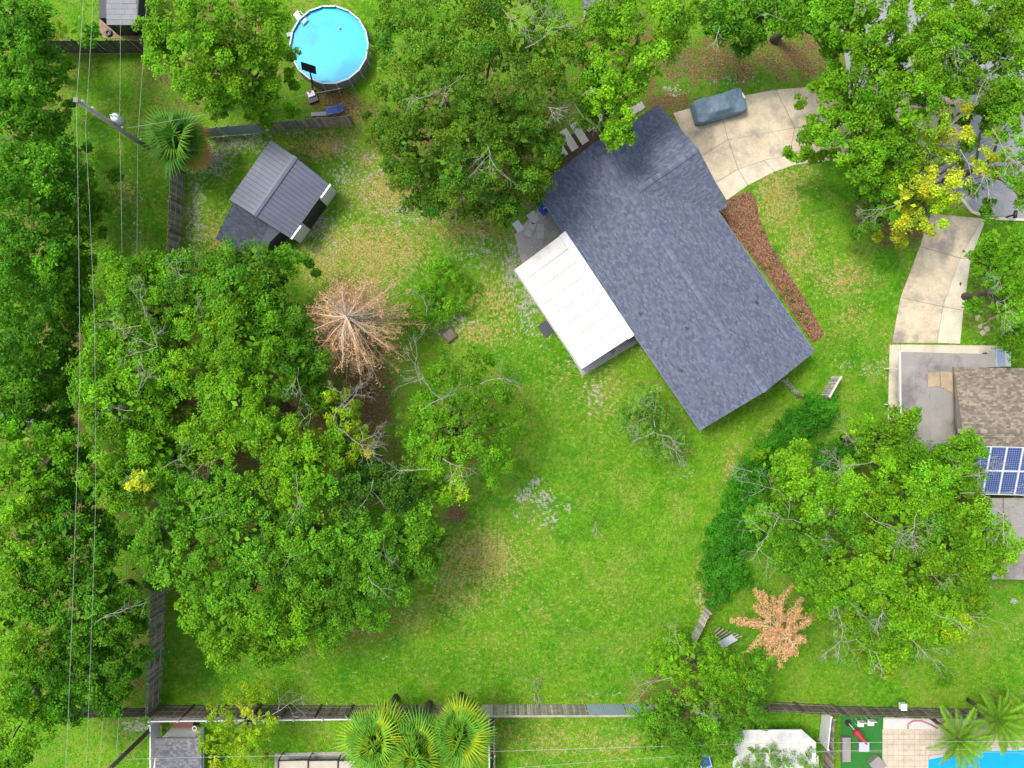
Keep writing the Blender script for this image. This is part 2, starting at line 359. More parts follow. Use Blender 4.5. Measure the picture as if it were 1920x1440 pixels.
# street
st = PX([(1812,250),(1800,330),(1800,372),(1822,398),(1862,410),(1925,412),(2100,400),(2100,60),(1900,120)])
o = MB().prism([(p.x, p.y) for p in st], -0.1, 0.012).build('street', ASPH); o['kind'] = 'structure'; NOGRASS.append([(p.x, p.y) for p in st])
st2 = PX([(1560,-60),(1590,150),(1640,260),(1720,340),(1800,372),(1800,330),(1812,250),(1900,120),(1900,-60)])
o = MB().prism([(p.x, p.y) for p in st2], -0.1, 0.008).build('street', ASPH); o['kind'] = 'structure'; NOGRASS.append([(p.x, p.y) for p in st2])
ku = PX([(1798,372),(1820,400),(1862,413),(1925,415),(2100,403)]); kl = PX([(1802,369),(1823,396),(1862,408),(1925,410),(2100,398)])
o = MB().prism([(p.x, p.y) for p in ku + kl[::-1]], -0.1, 0.13).build('kerb', CONCL); o['kind'] = 'structure'
# patio slab behind the house, under and beside the white cover
pt = PX([(965,440),(1000,400),(1030,372),(1200,640),(1092,705),(985,520)])
o = MB().prism([(p.x, p.y) for p in pt], -0.1, 0.03).build('patio_slab', CONCG); o['kind'] = 'structure'; NOGRASS.append([(p.x, p.y) for p in pt])
# mulch beds
mb_ = PX([(1345,396),(1368,372),(1402,358),(1416,372),(1424,410),(1440,450),(1475,508),(1512,566),(1546,628),(1524,643),(1440,520)])
o = MB().prism([(p.x, p.y) for p in mb_], -0.1, 0.03).build('mulch_bed', MULCHC); o['kind'] = 'structure'; NOGRASS.append([(p.x, p.y) for p in mb_])
mb2 = PX([(1025,300),(1060,258),(1122,232),(1140,300),(1050,330)])
o = MB().prism([(p.x, p.y) for p in mb2], -0.1, 0.02).build('mulch_bed', plain('dark_mulch', (0.055, 0.035, 0.022), 1.0, 0.5, 1.5, bump=0.8)); o['kind'] = 'structure'; NOGRASS.append([(p.x, p.y) for p in mb2])
# loose bark chips on the mulch bed (uncountable)
def scatter_poly(poly, n):
    xs = [p[0] for p in poly]; ys = [p[1] for p in poly]; out = []
    X = rng.uniform(min(xs), max(xs), n * 3); Y = rng.uniform(min(ys), max(ys), n * 3); k = pip(X, Y, poly)
    return X[k][:n], Y[k][:n]
def rand_unit(n):
    d = rng.normal(size=(n, 3)); return d / np.linalg.norm(d, axis=1, keepdims=True)
def leaf_quads(c, nrm, size, aspect, fold=0.25):
    n = len(c); r = rand_unit(n); t = np.cross(nrm, r); t /= np.linalg.norm(t, axis=1, keepdims=True) + 1e-9; b = np.cross(nrm, t)
    s = size[:, None]; v = np.empty((n, 4, 3))
    v[:, 0] = c - t * s * .5; v[:, 2] = c + t * s * .5
    off = nrm * s * fold * .3
    v[:, 1] = c + b * s * aspect * .5 + off + t * s * .08; v[:, 3] = c - b * s * aspect * .5 + off + t * s * .08
    return v.reshape(-1, 3)
X, Y = scatter_poly([(p.x, p.y) for p in mb_], 6000)
n = len(X); nr = rand_unit(n) * .5 + [0, 0, 1]; nr /= np.linalg.norm(nr, axis=1, keepdims=True)
pal = np.array([(0.21, 0.10, 0.05), (0.13, 0.06, 0.032), (0.28, 0.15, 0.08), (0.07, 0.042, 0.028), (0.20, 0.14, 0.085)])
o = np_mesh('bark_chips', leaf_quads(np.stack([X, Y, np.full(n, .045)], 1), nr, rng.uniform(.08, .22, n), .45), 4, pal[rng.integers(0, 5, n)], attrmat('bark_chip', 0.9, 0.1))
tag(o, 'loose orange brown bark chips covering the bed beside the long roof edge', 'mulch', kind='stuff')

# ------------------------------------------------------------------ shingle roofs
def tabs(O, e, s, L, S, pal, name, parent, tw=0.27, ex=0.14, skip=None, jit=0.12):
    """rows of shingle tabs: O lower-left corner on the plane, e along eave, s up the slope (unit), L x S metres"""
    O, e, s = (np.array(x, float) for x in (O, e, s)); nrm = np.cross(e, s); nrm /= np.linalg.norm(nrm)
    if nrm[2] < 0: nrm = -nrm
    V = []; 
    for r in range(int(S / ex)):
        off = rng.uniform(0, tw); x = -off
        while x < L:
            w = tw * rng.choice([.7, 1, 1, 1.2]); a = max(x, 0); b = min(x + w - .012, L)
            if b - a > .04:
                h = .02 + rng.uniform(0, .014); c = (a + b) / 2
                p = lambda q, t_, hh: O + e * q + s * t_ + nrm * hh
                cen = p(c, (r + .5) * ex, 0)
                if skip is None or not skip(cen):
                    t1 = min((r + 1) * ex + .02, S)
                    V.append([p(a, r * ex, h), p(b, r * ex, h), p(b, t1, .006), p(a, t1, .006)])
                    V.append([p(a, r * ex, 0), p(b, r * ex, 0), p(b, r * ex, h), p(a, r * ex, h)])
            x += w
    V = np.array(V); nq = len(V)
    base = np.array(pal)[rng.integers(0, len(pal), nq // 2)] * rng.uniform(1 - jit, 1 + jit, (nq // 2, 1))
    return np_mesh(name, V.reshape(-1, 3), 4, np.repeat(base, 2, axis=0), SHINGLE, parent, kind='stuff')
def ridge_caps(A, B, w, pal, parent, drop):
    A = np.array(A, float); B = np.array(B, float); L = np.linalg.norm(B - A); d = (B - A) / L
    side = np.cross(d, [0, 0, 1.0]); side /= np.linalg.norm(side); V = []; C = []
    for k in range(int(L / .24)):
        t0, t1 = k * .24, min(k * .24 + .27, L)
        c = np.array(pal[rng.integers(0, len(pal))]) * rng.uniform(.98, 1.2)
        for sg in (-1, 1):
            h0, h1 = .085, .06
            V.append([A + d * t0 + [0, 0, h0], A + d * t1 + [0, 0, h1], A + d * t1 + side * sg * w + [0, 0, h1 - drop * w], A + d * t0 + side * sg * w + [0, 0, h0 - drop * w]]); C.append(c)
    return np_mesh('ridge_cap', np.array(V).reshape(-1, 3), 4, np.array(C), SHINGLE, parent, kind='stuff')

BLUES = [srgb(96,102,121), srgb(89,95,115), srgb(103,109,127), srgb(84,90,110), srgb(98,103,119)]
BLUES = [tuple(np.array(c) * np.array((.70, .71, .70))) for c in BLUES]
ZE = 2.6
S0 = P(1313, 807, ZE); E0 = P(1527, 660, ZE)
bdir = (E0 - S0); WID = bdir.length; bdir.normalize(); adir = Vector((-bdir.y, bdir.x, 0)); LEN = 22.0
PITCH = 4 / 12.0
def HF(a, b, z): return Vector((S0.x, S0.y, 0)) + adir * a + bdir * b + Vector((0, 0, z))
house = thing('house', HF(LEN / 2, WID / 2, 0), 'long single storey house with blue grey shingle cross gable roof', 'house')
wl_ = MB()
wl_.prism([(p.x, p.y) for p in (HF(.45, .5, 0), HF(.45, WID - .5, 0), HF(LEN - .45, WID - .5, 0), HF(LEN - .45, .5, 0))], 0, ZE - .06)
gx0, gx1 = LEN - 9.25, LEN
wl_.prism([(p.x, p.y) for p in (HF(gx0 + .5, WID - .6, 0), HF(gx0 + .5, WID + .5, 0), HF(gx1 - .5, WID + .5, 0), HF(gx1 - .5, WID - .6, 0))], 0, ZE - .07)
# gable triangles
for aa in (.45, LEN - .65):
    q = [HF(aa, .5, ZE - .06), HF(aa, WID - .5, ZE - .06), HF(aa, WID / 2, ZE - .2 + (WID / 2) * PITCH)]; q2 = [p + adir * .2 for p in q]
    wl_.poly(q).poly(q2[::-1])
wl_.build('wall', STUCCO, house)
# roof slab: main gable
RZ = ZE + WID / 2 * PITCH
rf = MB()
def gable(mb, p00, p01, p10, p11, zr0, thick=.14):
    """p00-p01: one eave, p10-p11 other eave; ridge midway at height zr0"""
    r0 = (p00 + p10) / 2; r1 = (p01 + p11) / 2; r0.z = zr0; r1.z = zr0; dn = Vector((0, 0, -thick))
    mb.poly([p00, p01, r1, r0]); mb.poly([p10, r0, r1, p11]); mb.poly([p00 + dn, r0 + dn, r1 + dn, p01 + dn]); mb.poly([p10 + dn, p11 + dn, r1 + dn, r0 + dn])
    for a, b in ((p00, p01), (p01, r1), (r1, p11), (p11, p10), (p10, r0), (r0, p00)): mb.poly([a, a + dn, b + dn, b])
    return r0, r1
m0, m1 = gable(rf, HF(0, 0, ZE), HF(LEN, 0, ZE), HF(0, WID, ZE), HF(LEN, WID, ZE), RZ)
gw = 9.25; GZ = ZE - .05 + gw / 2 * PITCH
gin = WID / 2
g0, g1 = gable(rf, HF(gx0, WID + .87, ZE - .05), HF(gx0, gin, ZE - .05), HF(gx1 - .02, WID + .87, ZE - .05), HF(gx1 - .02, gin, ZE - .05), GZ)
roof = rf.build('roof', plain('roof_deck', BLUES[1], 0.9, 0.15), house)
def main_z(p):
    d = Vector((p[0], p[1], 0)) - Vector((S0.x, S0.y, 0)); b = d.dot(bdir); return ZE + min(b, WID - b) * PITCH
def cross_z(p):
    d = Vector((p[0], p[1], 0)) - Vector((S0.x, S0.y, 0)); a = d.dot(adir); return ZE - .05 + min(a - gx0, gx1 - a) * PITCH if d.dot(bdir) > gin else -9
cs = 1 / math.hypot(1, PITCH)
SL = WID / 2 / cs; SLG = gw / 2 / cs
up1 = (bdir + Vector((0, 0, PITCH))) * cs; up2 = (-bdir + Vector((0, 0, PITCH))) * cs
tabs(HF(LEN, 0, ZE), -adir, up1, LEN, SL, BLUES, 'shingles', roof)
tabs(HF(0, WID, ZE), adir, up2, LEN, SL, BLUES, 'shingles', roof, skip=lambda c: cross_z(c) > c[2] + .02)
ug1 = (adir + Vector((0, 0, PITCH))) * cs; ug2 = (-adir + Vector((0, 0, PITCH))) * cs
LG = WID + .87 - gin
tabs(HF(gx0, gin, ZE - .05), bdir, ug1, LG, SLG, BLUES, 'shingles', roof, skip=lambda c: main_z(c) > c[2] + .02)
tabs(HF(gx1 - .02, WID + .87, ZE - .05), -bdir, ug2, LG, SLG, BLUES, 'shingles', roof, skip=lambda c: main_z(c) > c[2] + .02)
ridge_caps(m0, m1, .2, BLUES, roof, PITCH)
ridge_caps(g0, g0 + (g1 - g0) * .94, .2, BLUES, roof, PITCH)
# drip edge and fascia boards
fb = MB()
for a, b in ((HF(-.02, -.03, ZE), HF(LEN + .02, -.03, ZE)), (HF(-.02, WID + .03, ZE), HF(gx0 - .05, WID + .03, ZE))):
    d = (b - a); L = d.length; fb.box((a + b) / 2 + Vector((0, 0, -.1)), (L, .05, .2), math.atan2(d.y, d.x))
fb.build('fascia', TRIMG, roof)
for a_, b_ in ((7.0, 3.3), (4.6, 1.3), (9.8, 1.2), (5.6, 8.7)):   # small roof vents
    zz = ZE + min(b_, WID - b_) * PITCH
    vb = MB(); vb.cyl(HF(a_, b_, zz - .05), .05, .32, 10).box(HF(a_, b_, zz + .02), (.3, .3, .03), math.atan2(adir.y, adir.x)); vb.build('vent_pipe', DKMETAL, roof)
# garage door, front door, windows
gd = MB()
for k in range(4): gd.box(HF((gx0 + gx1) / 2, WID + .53, .3 + k * .54), (4.8, .04, .52), math.atan2(adir.y, adir.x))
gd.build('garage_door', WHITE, house)
fd = MB().box(HF(10.6, WID - .48, 1.05), (.95, .06, 2.1), math.atan2(adir.y, adir.x)).build('front_door', REDPL, house)
MB().cyl(HF(10.25, WID - .43, 1.0), .03, .08, 8).build('handle', GALV, fd)
for a_ in (2.5, 6.0, 8.6):
    w = MB().box(HF(a_, WID - .485, 1.5), (1.5, .05, 1.2), math.atan2(adir.y, adir.x)).build('window', GLASS, house)
    f = MB()
    for dz in (-.63, .63): f.box(HF(a_, WID - .47, 1.5 + dz), (1.62, .07, .06), math.atan2(adir.y, adir.x))
    for da in (-.78, .78): f.box(HF(a_ + da, WID - .47, 1.5), (.06, .07, 1.2), math.atan2(adir.y, adir.x))
    f.build('frame', WHITE, w)
# white patio cover
zc0, zc1 = 2.62, 2.35
A, B, C, D = P(1060, 434, zc0), P(1189, 628, zc0), P(1091, 692, zc1), P(965, 505, zc1)
pc = thing('patio_cover', Vector(((A.x + B.x + C.x + D.x) / 4, (A.y + B.y + C.y + D.y) / 4, 0)), 'white flat panel patio roof attached to the back eave of the house', 'patio cover')
NP = 8
for k in range(NP):
    t0, t1 = k / NP + .002, (k + 1) / NP - .002
    a, b, c, d = A.lerp(B, t0), A.lerp(B, t1), D.lerp(C, t1), D.lerp(C, t0)
    mbp = MB(); q = [a, b, c, d]; mbp.prism([(p.x, p.y) for p in q], [p.z - .09 for p in q], [p.z for p in q])
    # raised lip on one side of the panel
    e = [a, a.lerp(b, .03), d.lerp(c, .03), d]; mbp.prism([(p.x, p.y) for p in e], [p.z + .001 for p in e], [p.z + .012 for p in e])
    mbp.build('roof_panel', plain('white_panel', (0.88, 0.84, 0.75), 0.6, 0.04, 0.5, stain=(0.50, 0.45, 0.36), stain_amt=0.35, stain_scale=1.1), pc)
nd_ = (B - A).normalized(); od = (D - A).normalized()
q = [A - nd_ * .02, B + nd_ * .02, B + nd_ * .02 + od * .55, A - nd_ * .02 + od * .55]
MB().prism([(p.x, p.y) for p in q], [zc0 + .045] * 2 + [zc0 - .01] * 2, [zc0 + .09] * 2 + [zc0 + .035] * 2).build('flashing_strip', WHITE, pc)
gt = MB(); 
L = (C - D).length; ang = math.atan2((C - D).y, (C - D).x)
gt.box((C + D) / 2 + od * .09 - Vector((0, 0, .04)), (L, .05, .12), ang).box((C + D) / 2 + od * .02 - Vector((0, 0, .10)), (L, .14, .02), ang)
gt.build('gutter', plain('pale_grey_metal', (0.45, 0.44, 0.42), 0.5, 0.1), pc)
for t in (.02, .34, .66, .98):
    p = D.lerp(C, t) - od * .12; MB().box((p.x, p.y, (zc1 - .1) / 2), (.09, .09, zc1 - .1), ang).build('post', WHITE, pc)
sc = MB(); p0 = D - od * .12; p1 = C - od * .12
sc.box(((p0.x + p1.x) / 2, (p0.y + p1.y) / 2, .25), (L * .97, .03, .5), ang); sc.box(((p0.x + p1.x) / 2, (p0.y + p1.y) / 2, 1.1), (L * .97, .04, .05), ang)
sc.build('knee_wall', WHITE, pc)

# ------------------------------------------------------------------ shed with seamed metal roof and shingled lean-to
SEAM = plain('metal_roof_sheet', (0.17, 0.185, 0.235), 0.42, 0.10, 1.0, metal=0.2)
zs, zrs = 2.5, 3.75
a0, a1, b0, b1 = P(508, 262, zs), P(430, 374, zs), P(618, 345, zs), P(545, 447, zs)
r0 = (a0 + b0) / 2; r1 = (a1 + b1) / 2; r0.z = r1.z = zrs
shed = thing('garden_shed', Vector(((r0.x + r1.x) / 2, (r0.y + r1.y) / 2, 0)), 'dark shed with ribbed grey metal gable roof and white door panels', 'shed')
ins = lambda p, c, k: Vector((c.x + (p.x - c.x) * k, c.y + (p.y - c.y) * k, 0))
cc = (r0 + r1) / 2
corn = [ins(p, cc, .965) for p in (a0, b0, b1, a1)]
w = MB(); w.prism([(p.x, p.y) for p in corn], 0, zs - .05)
for i, j in ((0, 1), (3, 2)):
    m = (corn[i] + corn[j]) / 2; w.poly([Vector((corn[i].x, corn[i].y, zs - .05)), Vector((corn[j].x, corn[j].y, zs - .05)), Vector((m.x, m.y, zrs - .15))])
w.build('wall', NAVY, shed)
rt = MB(); 
for e0, e1 in ((a0, a1), (b0, b1)):
    q = [e0, e1, r1, r0]; dn = Vector((0, 0, -.08)); rt.poly(q); rt.poly([p + dn for p in q][::-1]); 
    for i in range(4): rt.poly([q[i], q[i] + dn, q[(i + 1) % 4] + dn, q[(i + 1) % 4]])
rfs = rt.build('roof', plain('roof_underlay', (0.05, 0.055, 0.07), 0.8, 0.1), shed)
npan = 15
for e0, e1 in ((a0, a1), (b0, b1)):
    for k in range(npan):
        t0, t1 = (k + .10) / npan, (k + 1) / npan
        q = [e0.lerp(e1, t0), e0.lerp(e1, t1), r0.lerp(r1, t1), r0.lerp(r1, t0)]
        mbp = MB(); mbp.prism([(p.x, p.y) for p in q], [p.z + .004 for p in q], [p.z + .02 for p in q])
        for tt in (t0,):
            q = [e0.lerp(e1, tt), e0.lerp(e1, tt + .11 / npan), r0.lerp(r1, tt + .11 / npan), r0.lerp(r1, tt)]
            mbp.prism([(p.x, p.y) for p in q], [p.z + .021 for p in q], [p.z + .032 for p in q])
        mbp.build('roof_sheet', SEAM, rfs)
rc = MB(); ax = (r1 - r0).normalized(); sdv = Vector((-ax.y, ax.x, 0))
for sg in (-1, 1): rc.poly([r0 - ax * .03 + Vector((0, 0, .1)), r1 + ax * .03 + Vector((0, 0, .1)), r1 + ax * .03 + sdv * sg * .2 + Vector((0, 0, .02)), r0 - ax * .03 + sdv * sg * .2 + Vector((0, 0, .02))])
rc.build('ridge_cap', SEAM, rfs)
angs = math.atan2((b1 - b0).y, (b1 - b0).x); out = Vector((sdv.x, sdv.y, 0)); out = out if out.dot(b0 - a0) > 0 else -out
for t in (.12, .86):
    p = corn[1].lerp(corn[2], t) + out * .05; MB().box((p.x, p.y, 1.25), (1.35, .06, 2.4), angs).build('door_panel', WHITE, shed)
p = corn[1].lerp(corn[2], .49) + out * .03; MB().box((p.x, p.y, 1.1), (2.2, .05, 2.1), angs).build('dark_doorway_panel', BLACK, shed)  # solid black panel; the dark shed interior is put in as colour
for t in (.12, .88):
    p = b0.lerp(b1, t) + out * .07; MB().box((p.x, p.y, zs - .04), (1.25, .14, .12), angs).build('fascia', WHITE, shed)
# lean-to
l0, l1, l2, l3 = P(446, 378, 2.38), P(530, 430, 2.38), P(474, 486, 1.95), P(404, 448, 1.95)
lt = MB(); q = [l0, l1, l2, l3]; lt.prism([(p.x, p.y) for p in q], [p.z - .1 for p in q], [p.z for p in q]); lto = lt.build('lean_to_roof', plain('roof_deck', BLUES[1]), shed)
dke = [tuple(np.array(c) * .5) for c in BLUES]
sv = ((l0 + l1) / 2 - (l2 + l3) / 2); ev = (l2 - l3).normalized(); sv = (sv - ev * sv.dot(ev)); 
tabs(l3, ev, sv.normalized(), (l2 - l3).length, sv.length * .99, dke, 'shingles', lto)
lw = MB(); ql = [ins(p, (l0 + l2) / 2, .93) for p in (l0, l1, l2, l3)]; lw.prism([(p.x, p.y) for p in ql], 0, [2.2, 2.2, 1.82, 1.82]); lw.build('lean_to_wall', NAVY, shed)

# ------------------------------------------------------------------ fences
PICK = {}
def picket_mesh(key, w, h, t, mat, top='flat'):
    if key in PICK: return PICK[key]
    mb = MB(); mb.prism([(-w / 2, -t / 2), (w / 2, -t / 2), (w / 2, t / 2), (-w / 2, t / 2)], 0.03, h)
    me = mb.mesh('picket', Vector((0, 0, 0))); me.materials.append(mat); PICK[key] = me; return me
def fence(name, p0, p1, h, label, mat=WOODG, pm=None, sp=.155, metal=None, rails=True, cat='fence', post_sp=2.4, cap=False, pw=.128, group=None, side=1):
    """p0,p1 ground points; pickets, posts and rails are parts; metal: list of (t0,t1) spans covered with sheet metal; side: which face carries the rails"""
    p0 = Vector((p0.x, p0.y, 0)); p1 = Vector((p1.x, p1.y, 0)); d = p1 - p0; L = d.length; d.normalize(); ang = math.atan2(d.y, d.x); nrm = Vector((-d.y, d.x, 0)) * side
    root = thing(name, (p0 + p1) / 2, label, cat, group); org = ORG[root.name]
    n = int(L / sp); me = [picket_mesh((mat.name, round(h, 2), pw, k), pw, h * (1 + .012 * (k - 1)), .022, mat) for k in range(3)]
    for i in range(n):
        t = (i + .5) * sp; f = t / L
        if metal and any(a <= f <= b for a, b in metal): continue
        o = bpy.data.objects.new('picket', me[random.randrange(3)]); link(o, root)
        o.location = p0 + d * t - org + nrm * random.uniform(-.004, .004); o.rotation_euler = (random.uniform(-.012, .012), random.uniform(-.012, .012), ang + random.uniform(-.02, .02))
    np_ = max(1, int(round(L / post_sp)))
    for i in range(np_ + 1):
        p = p0 + d * (L * i / np_) + nrm * .065; MB().box((p.x, p.y, (h + .03) / 2), (.1, .1, h + .03), ang).build('post', mat, root)
    if rails:
        for z in (.35, h * .55, h - .25):
            c = p0 + d * (L / 2) + nrm * .03; MB().box((c.x, c.y, z), (L, .04, .09), ang).build('rail', mat, root)
    if cap:
        c = p0 + d * (L / 2); MB().box((c.x, c.y, h + .05), (L, .16, .035), ang).build('cap_board', mat, root)
    for a, b in (metal or []):
        c0 = p0 + d * (L * a + .03); c1 = p0 + d * (L * b - .03); W = (c1 - c0).length; k = max(6, int(W / .08)); rows = [[], []]
        for i in range(k + 1):
            q = c0.lerp(c1, i / k) - nrm * (.03 + .012 * (i % 2)); rows[0].append((q.x, q.y, .06)); rows[1].append((q.x, q.y, h - .06))
        MB().grid(rows).build('metal_sheet', GALV, root)
    NOGRASS.append([(p0 + nrm * .1).to_tuple()[:2], (p1 + nrm * .1).to_tuple()[:2], (p1 - nrm * .1).to_tuple()[:2], (p0 - nrm * .1).to_tuple()[:2]])
    return root
fence('wooden_fence', P(40, 101), P(290, 100), 2.2, 'dark stained board fence between the grey roofed shed and the mown strip', WOODD)
fence('wooden_fence', P(388, 257), P(664, 234), 1.95, 'wooden picket fence with sheet metal panels between the round pool and the shed', WOODG, metal=[(.0, .125), (.135, .39)], side=1)
fence('wooden_fence', P(346, 325), P(300, 1318), 2.35, 'long weathered board fence running from the palm down to the bottom corner', plain('grey_fence_wood', (0.30, 0.26, 0.22), 0.9, 0.4, 2.0, bump=0.3, each=.42))
fence('wooden_fence', P(304, 1322), P(900, 1323), 2.2, 'dark picket fence behind the three fan palms and white rail', WOODM)
fence('wooden_fence', P(906, 1321), P(1250, 1320), 2.0, 'pale grey picket fence with sheet metal panels beside the leafy corner trees', WOODL, metal=[(.56, .755), (.765, .86)], cap=True, side=-1)
fence('wooden_fence', P(112, 1329), P(296, 1327), 1.6, 'low dark fence under the wood at the foot of the power lines', WOODD)
fence('wooden_fence', P(1420, 1314), P(1557, 1321), 1.9, 'dark picket fence behind the white metal roofed outbuilding', WOODM)
fence('wooden_fence', P(1562, 1323), P(1935, 1331), 1.9, 'dark brown picket fence along the pool garden', WOODM)
fence('wooden_fence', P(1546, 1330), P(1542, 1455), 1.8, 'brown board fence running beside the artificial turf', WOODG)
fence('wooden_fence', P(926, 1345), P(928, 1450), 1.7, 'grey board fence running away beside the white vinyl fence', WOODL)
fence('wooden_fence', P(1322, 1138), P(1296, 1192), 1.6, 'short leaning grey picket panel at the end of the ivy bank', WOODL, rails=True)
fence('wooden_fence', P(1559, 706), P(1537, 744), 1.7, 'short pale board fence panel standing on the side lawn', WOODL, cap=True)
fence('wooden_gate', P(1462, 712), P(1490, 742), 1.5, 'open slatted grey gate at the lower end of the blue grey roof', WOODL, cat='gate', sp=.28, pw=.09)
def vinyl(p0, p1, h, label, post_sp=2.1, rail_only=False):
    p0 = Vector((p0.x, p0.y, 0)); p1 = Vector((p1.x, p1.y, 0)); d = p1 - p0; L = d.length; d.normalize(); ang = math.atan2(d.y, d.x)
    root = thing('vinyl_fence', (p0 + p1) / 2, label, 'fence'); n = max(1, round(L / post_sp))
    for i in range(n + 1):
        p = p0 + d * (L * i / n); MB().box((p.x, p.y, (h + .08) / 2), (.13, .13, h + .08), ang).build('post', VINYL, root)
        q = MB(); q.tube([(p.x, p.y, h + .082), (p.x, p.y, h + .15)], [.1, .02], 4); q.build('post_cap', VINYL, root)
    for i in range(n):
        c = p0 + d * (L * (i + .5) / n); MB().box((c.x, c.y, h / 2), (L / n - .14, .04, h - .24), ang).build('panel', VINYL, root)
        MB().box((c.x, c.y, h - .05), (L / n - .14, .09, .12), ang).build('rail', VINYL, root)
    return root
vinyl(P(300, 1334), P(668, 1330), 1.75, 'white vinyl fence running along the dark picket fence')
vinyl(P(302, 1341), P(302, 1460), 1.75, 'white vinyl fence beside the grey outbuilding roof')
vinyl(P(918, 1330), P(919, 1455), 1.75, 'white vinyl fence beside the right hand fan palm')
vinyl(P(1541, 1326), P(1535, 1385), 1.7, 'short white vinyl fence at the corner of the turf garden')

# ------------------------------------------------------------------ vegetation builders
def tint(rgb, k): return tuple(x * k for x in rgb)
GREEN = {'mid': (0.086, 0.235, 0.010), 'bright': (0.122, 0.290, 0.008), 'dark': (0.050, 0.14, 0.010), 'olive': (0.084, 0.185, 0.010), 'lime': (0.20, 0.34, 0.008),
         'yellow': (0.34, 0.40, 0.02), 'fresh': (0.105, 0.275, 0.008), 'ivy': (0.046, 0.215, 0.010), 'grey': (0.12, 0.26, 0.03), 'tan': (0.52, 0.29, 0.12), 'forest': (0.074, 0.230, 0.008)}
def lobe_leaves(lobes, color, dens=1.0, clump=(.34, .62), leaf=(.15, .30), per=60, aspect=.6, squash=.92, inner=.18, ragged=1.0, low=-.45, huevar=.5):
    Cs = []; Ns = []; Ss = []; Cols = []
    for lb in lobes:
        u, v, r, z = lb[:4]; ck = lb[4] if len(lb) > 4 else color; base = np.array(GREEN[ck]); c = np.array(P(u, v, z)); R = M(r, z)
        base = base * rng.uniform(.78, 1.2)
        rs0 = min(.72, .33 + .22 * R); ns = max(2, int(dens * (2.2 if R > 1.6 else 3.0) * (R / rs0) ** 2)); ds = rand_unit(ns * 4); ds = ds[ds[:, 2] > low][:ns]; ns = len(ds)
        rad = rng.uniform(.72, 1.0 + .16 * ragged, ns); inn = rng.random(ns) < inner; rad[inn] *= rng.uniform(.35, .8, inn.sum())
        sc_ = c + ds * (rad * max(.2, R * 1.06 - rs0 * .35))[:, None] * np.array([1, 1, squash]); rs = rs0 * rng.uniform(.62, 1.12, ns); nc = 5
        d2 = rand_unit(ns * nc).reshape(ns, nc, 3); d2[:, :, 2] = np.abs(d2[:, :, 2]) * 1.0 - .12
        cc = (sc_[:, None, :] + d2 * (rs[:, None] * rng.uniform(.55, .95, (ns, nc)))[:, :, None] * np.array([1, 1, .8])).reshape(-1, 3); n = len(cc); cc[:, 2] = np.maximum(cc[:, 2], .25)
        rc = rng.uniform(*clump, n) * min(1.0, .45 + R * .4) * .82
        tone = np.repeat(rng.uniform(.74, 1.26, ns), nc) * rng.uniform(.84, 1.18, n); hue = (np.repeat(rng.normal(0, .8, ns), nc) + rng.normal(0, .6, n)) * huevar
        m = int(per * .74); dd = rand_unit(n * m).reshape(n, m, 3); dd[:, :, 2] = np.where(dd[:, :, 2] < -.35, -dd[:, :, 2], dd[:, :, 2])
        rr = rng.uniform(.45, 1.05, (n, m, 1)) * rc[:, None, None]
        pts = cc[:, None, :] + dd * rr * np.array([1, 1, .8])
        nn = dd * .55 + np.array([0, 0, .55]) + rng.normal(size=(n, m, 3)) * .42; nn /= np.linalg.norm(nn, axis=2, keepdims=True)
        col = base[None, None, :] * (tone[:, None] * rng.uniform(.7, 1.32, (n, m)))[:, :, None]
        h = (hue[:, None] + rng.normal(0, .5, (n, m)) * huevar) * .16
        col = col * np.stack([1 + h * 1.6, 1 + h * .35, 1 - h * .6], 2)
        if R > 1.0:      # bigger, looser foliage inside the lobe closes the view through the crown
            k = int(20 * R * R * min(dens, 1)); dk = rand_unit(k); Cs.append(c + dk * (R * rng.uniform(.5, .86, k))[:, None] * np.array([1, 1, squash])); nk = dk * .6 + [0, 0, .6] + rng.normal(size=(k, 3)) * .3; Ns.append(nk / np.linalg.norm(nk, axis=1, keepdims=True))
            Ss.append(rng.uniform(.34, .6, k)); Cols.append(np.clip(base[None, :] * rng.uniform(.7, 1.15, (k, 1)), .004, .8))
        Cs.append(pts.reshape(-1, 3)); Ns.append(nn.reshape(-1, 3)); Ss.append((leaf[0] + (leaf[1] - leaf[0]) * rng.random(n * m) ** 1.6) * .80); Cols.append(np.clip(col.reshape(-1, 3), .004, .8))
    C = np.concatenate(Cs); return leaf_quads(C, np.concatenate(Ns), np.concatenate(Ss), aspect), np.concatenate(Cols)
def wobble(a, b, n, amt):
    a, b = Vector(a), Vector(b); L = (b - a).length; pts = []
    for i in range(n + 1):
        t = i / n; k = math.sin(math.pi * t) * amt * L; pts.append(a.lerp(b, t) + Vector((random.uniform(-k, k), random.uniform(-k, k), random.uniform(-k, k) * .5)))
    return pts
def twig(mb, p, d, L, r, depth, spread=.7, up=.0, kids=3):
    d = d.normalized(); n = 3; pts = [p]; q = p.copy(); dd = d.copy()
    for i in range(n):
        dd = (dd + Vector((random.gauss(0, .26), random.gauss(0, .26), random.gauss(0, .16) + up))).normalized(); q = q + dd * (L / n); pts.append(q.copy())
    mb.tube(pts, [r, r * .8, r * .62, r * .42], 4 if r > .025 else 3, cap=False)
    if depth > 0:
        for k in range(kids + (1 if random.random() < .4 else 0)):
            t = random.uniform(.3, 1.0); i = min(int(t * n), n - 1); o = pts[i].lerp(pts[i + 1], t * n - i)
            nd2 = (d + Vector((random.gauss(0, spread), random.gauss(0, spread), random.gauss(0, spread * .5) + up))).normalized()
            twig(mb, o, nd2, L * random.uniform(.45, .75), r * .58, depth - 1, spread, up, kids)
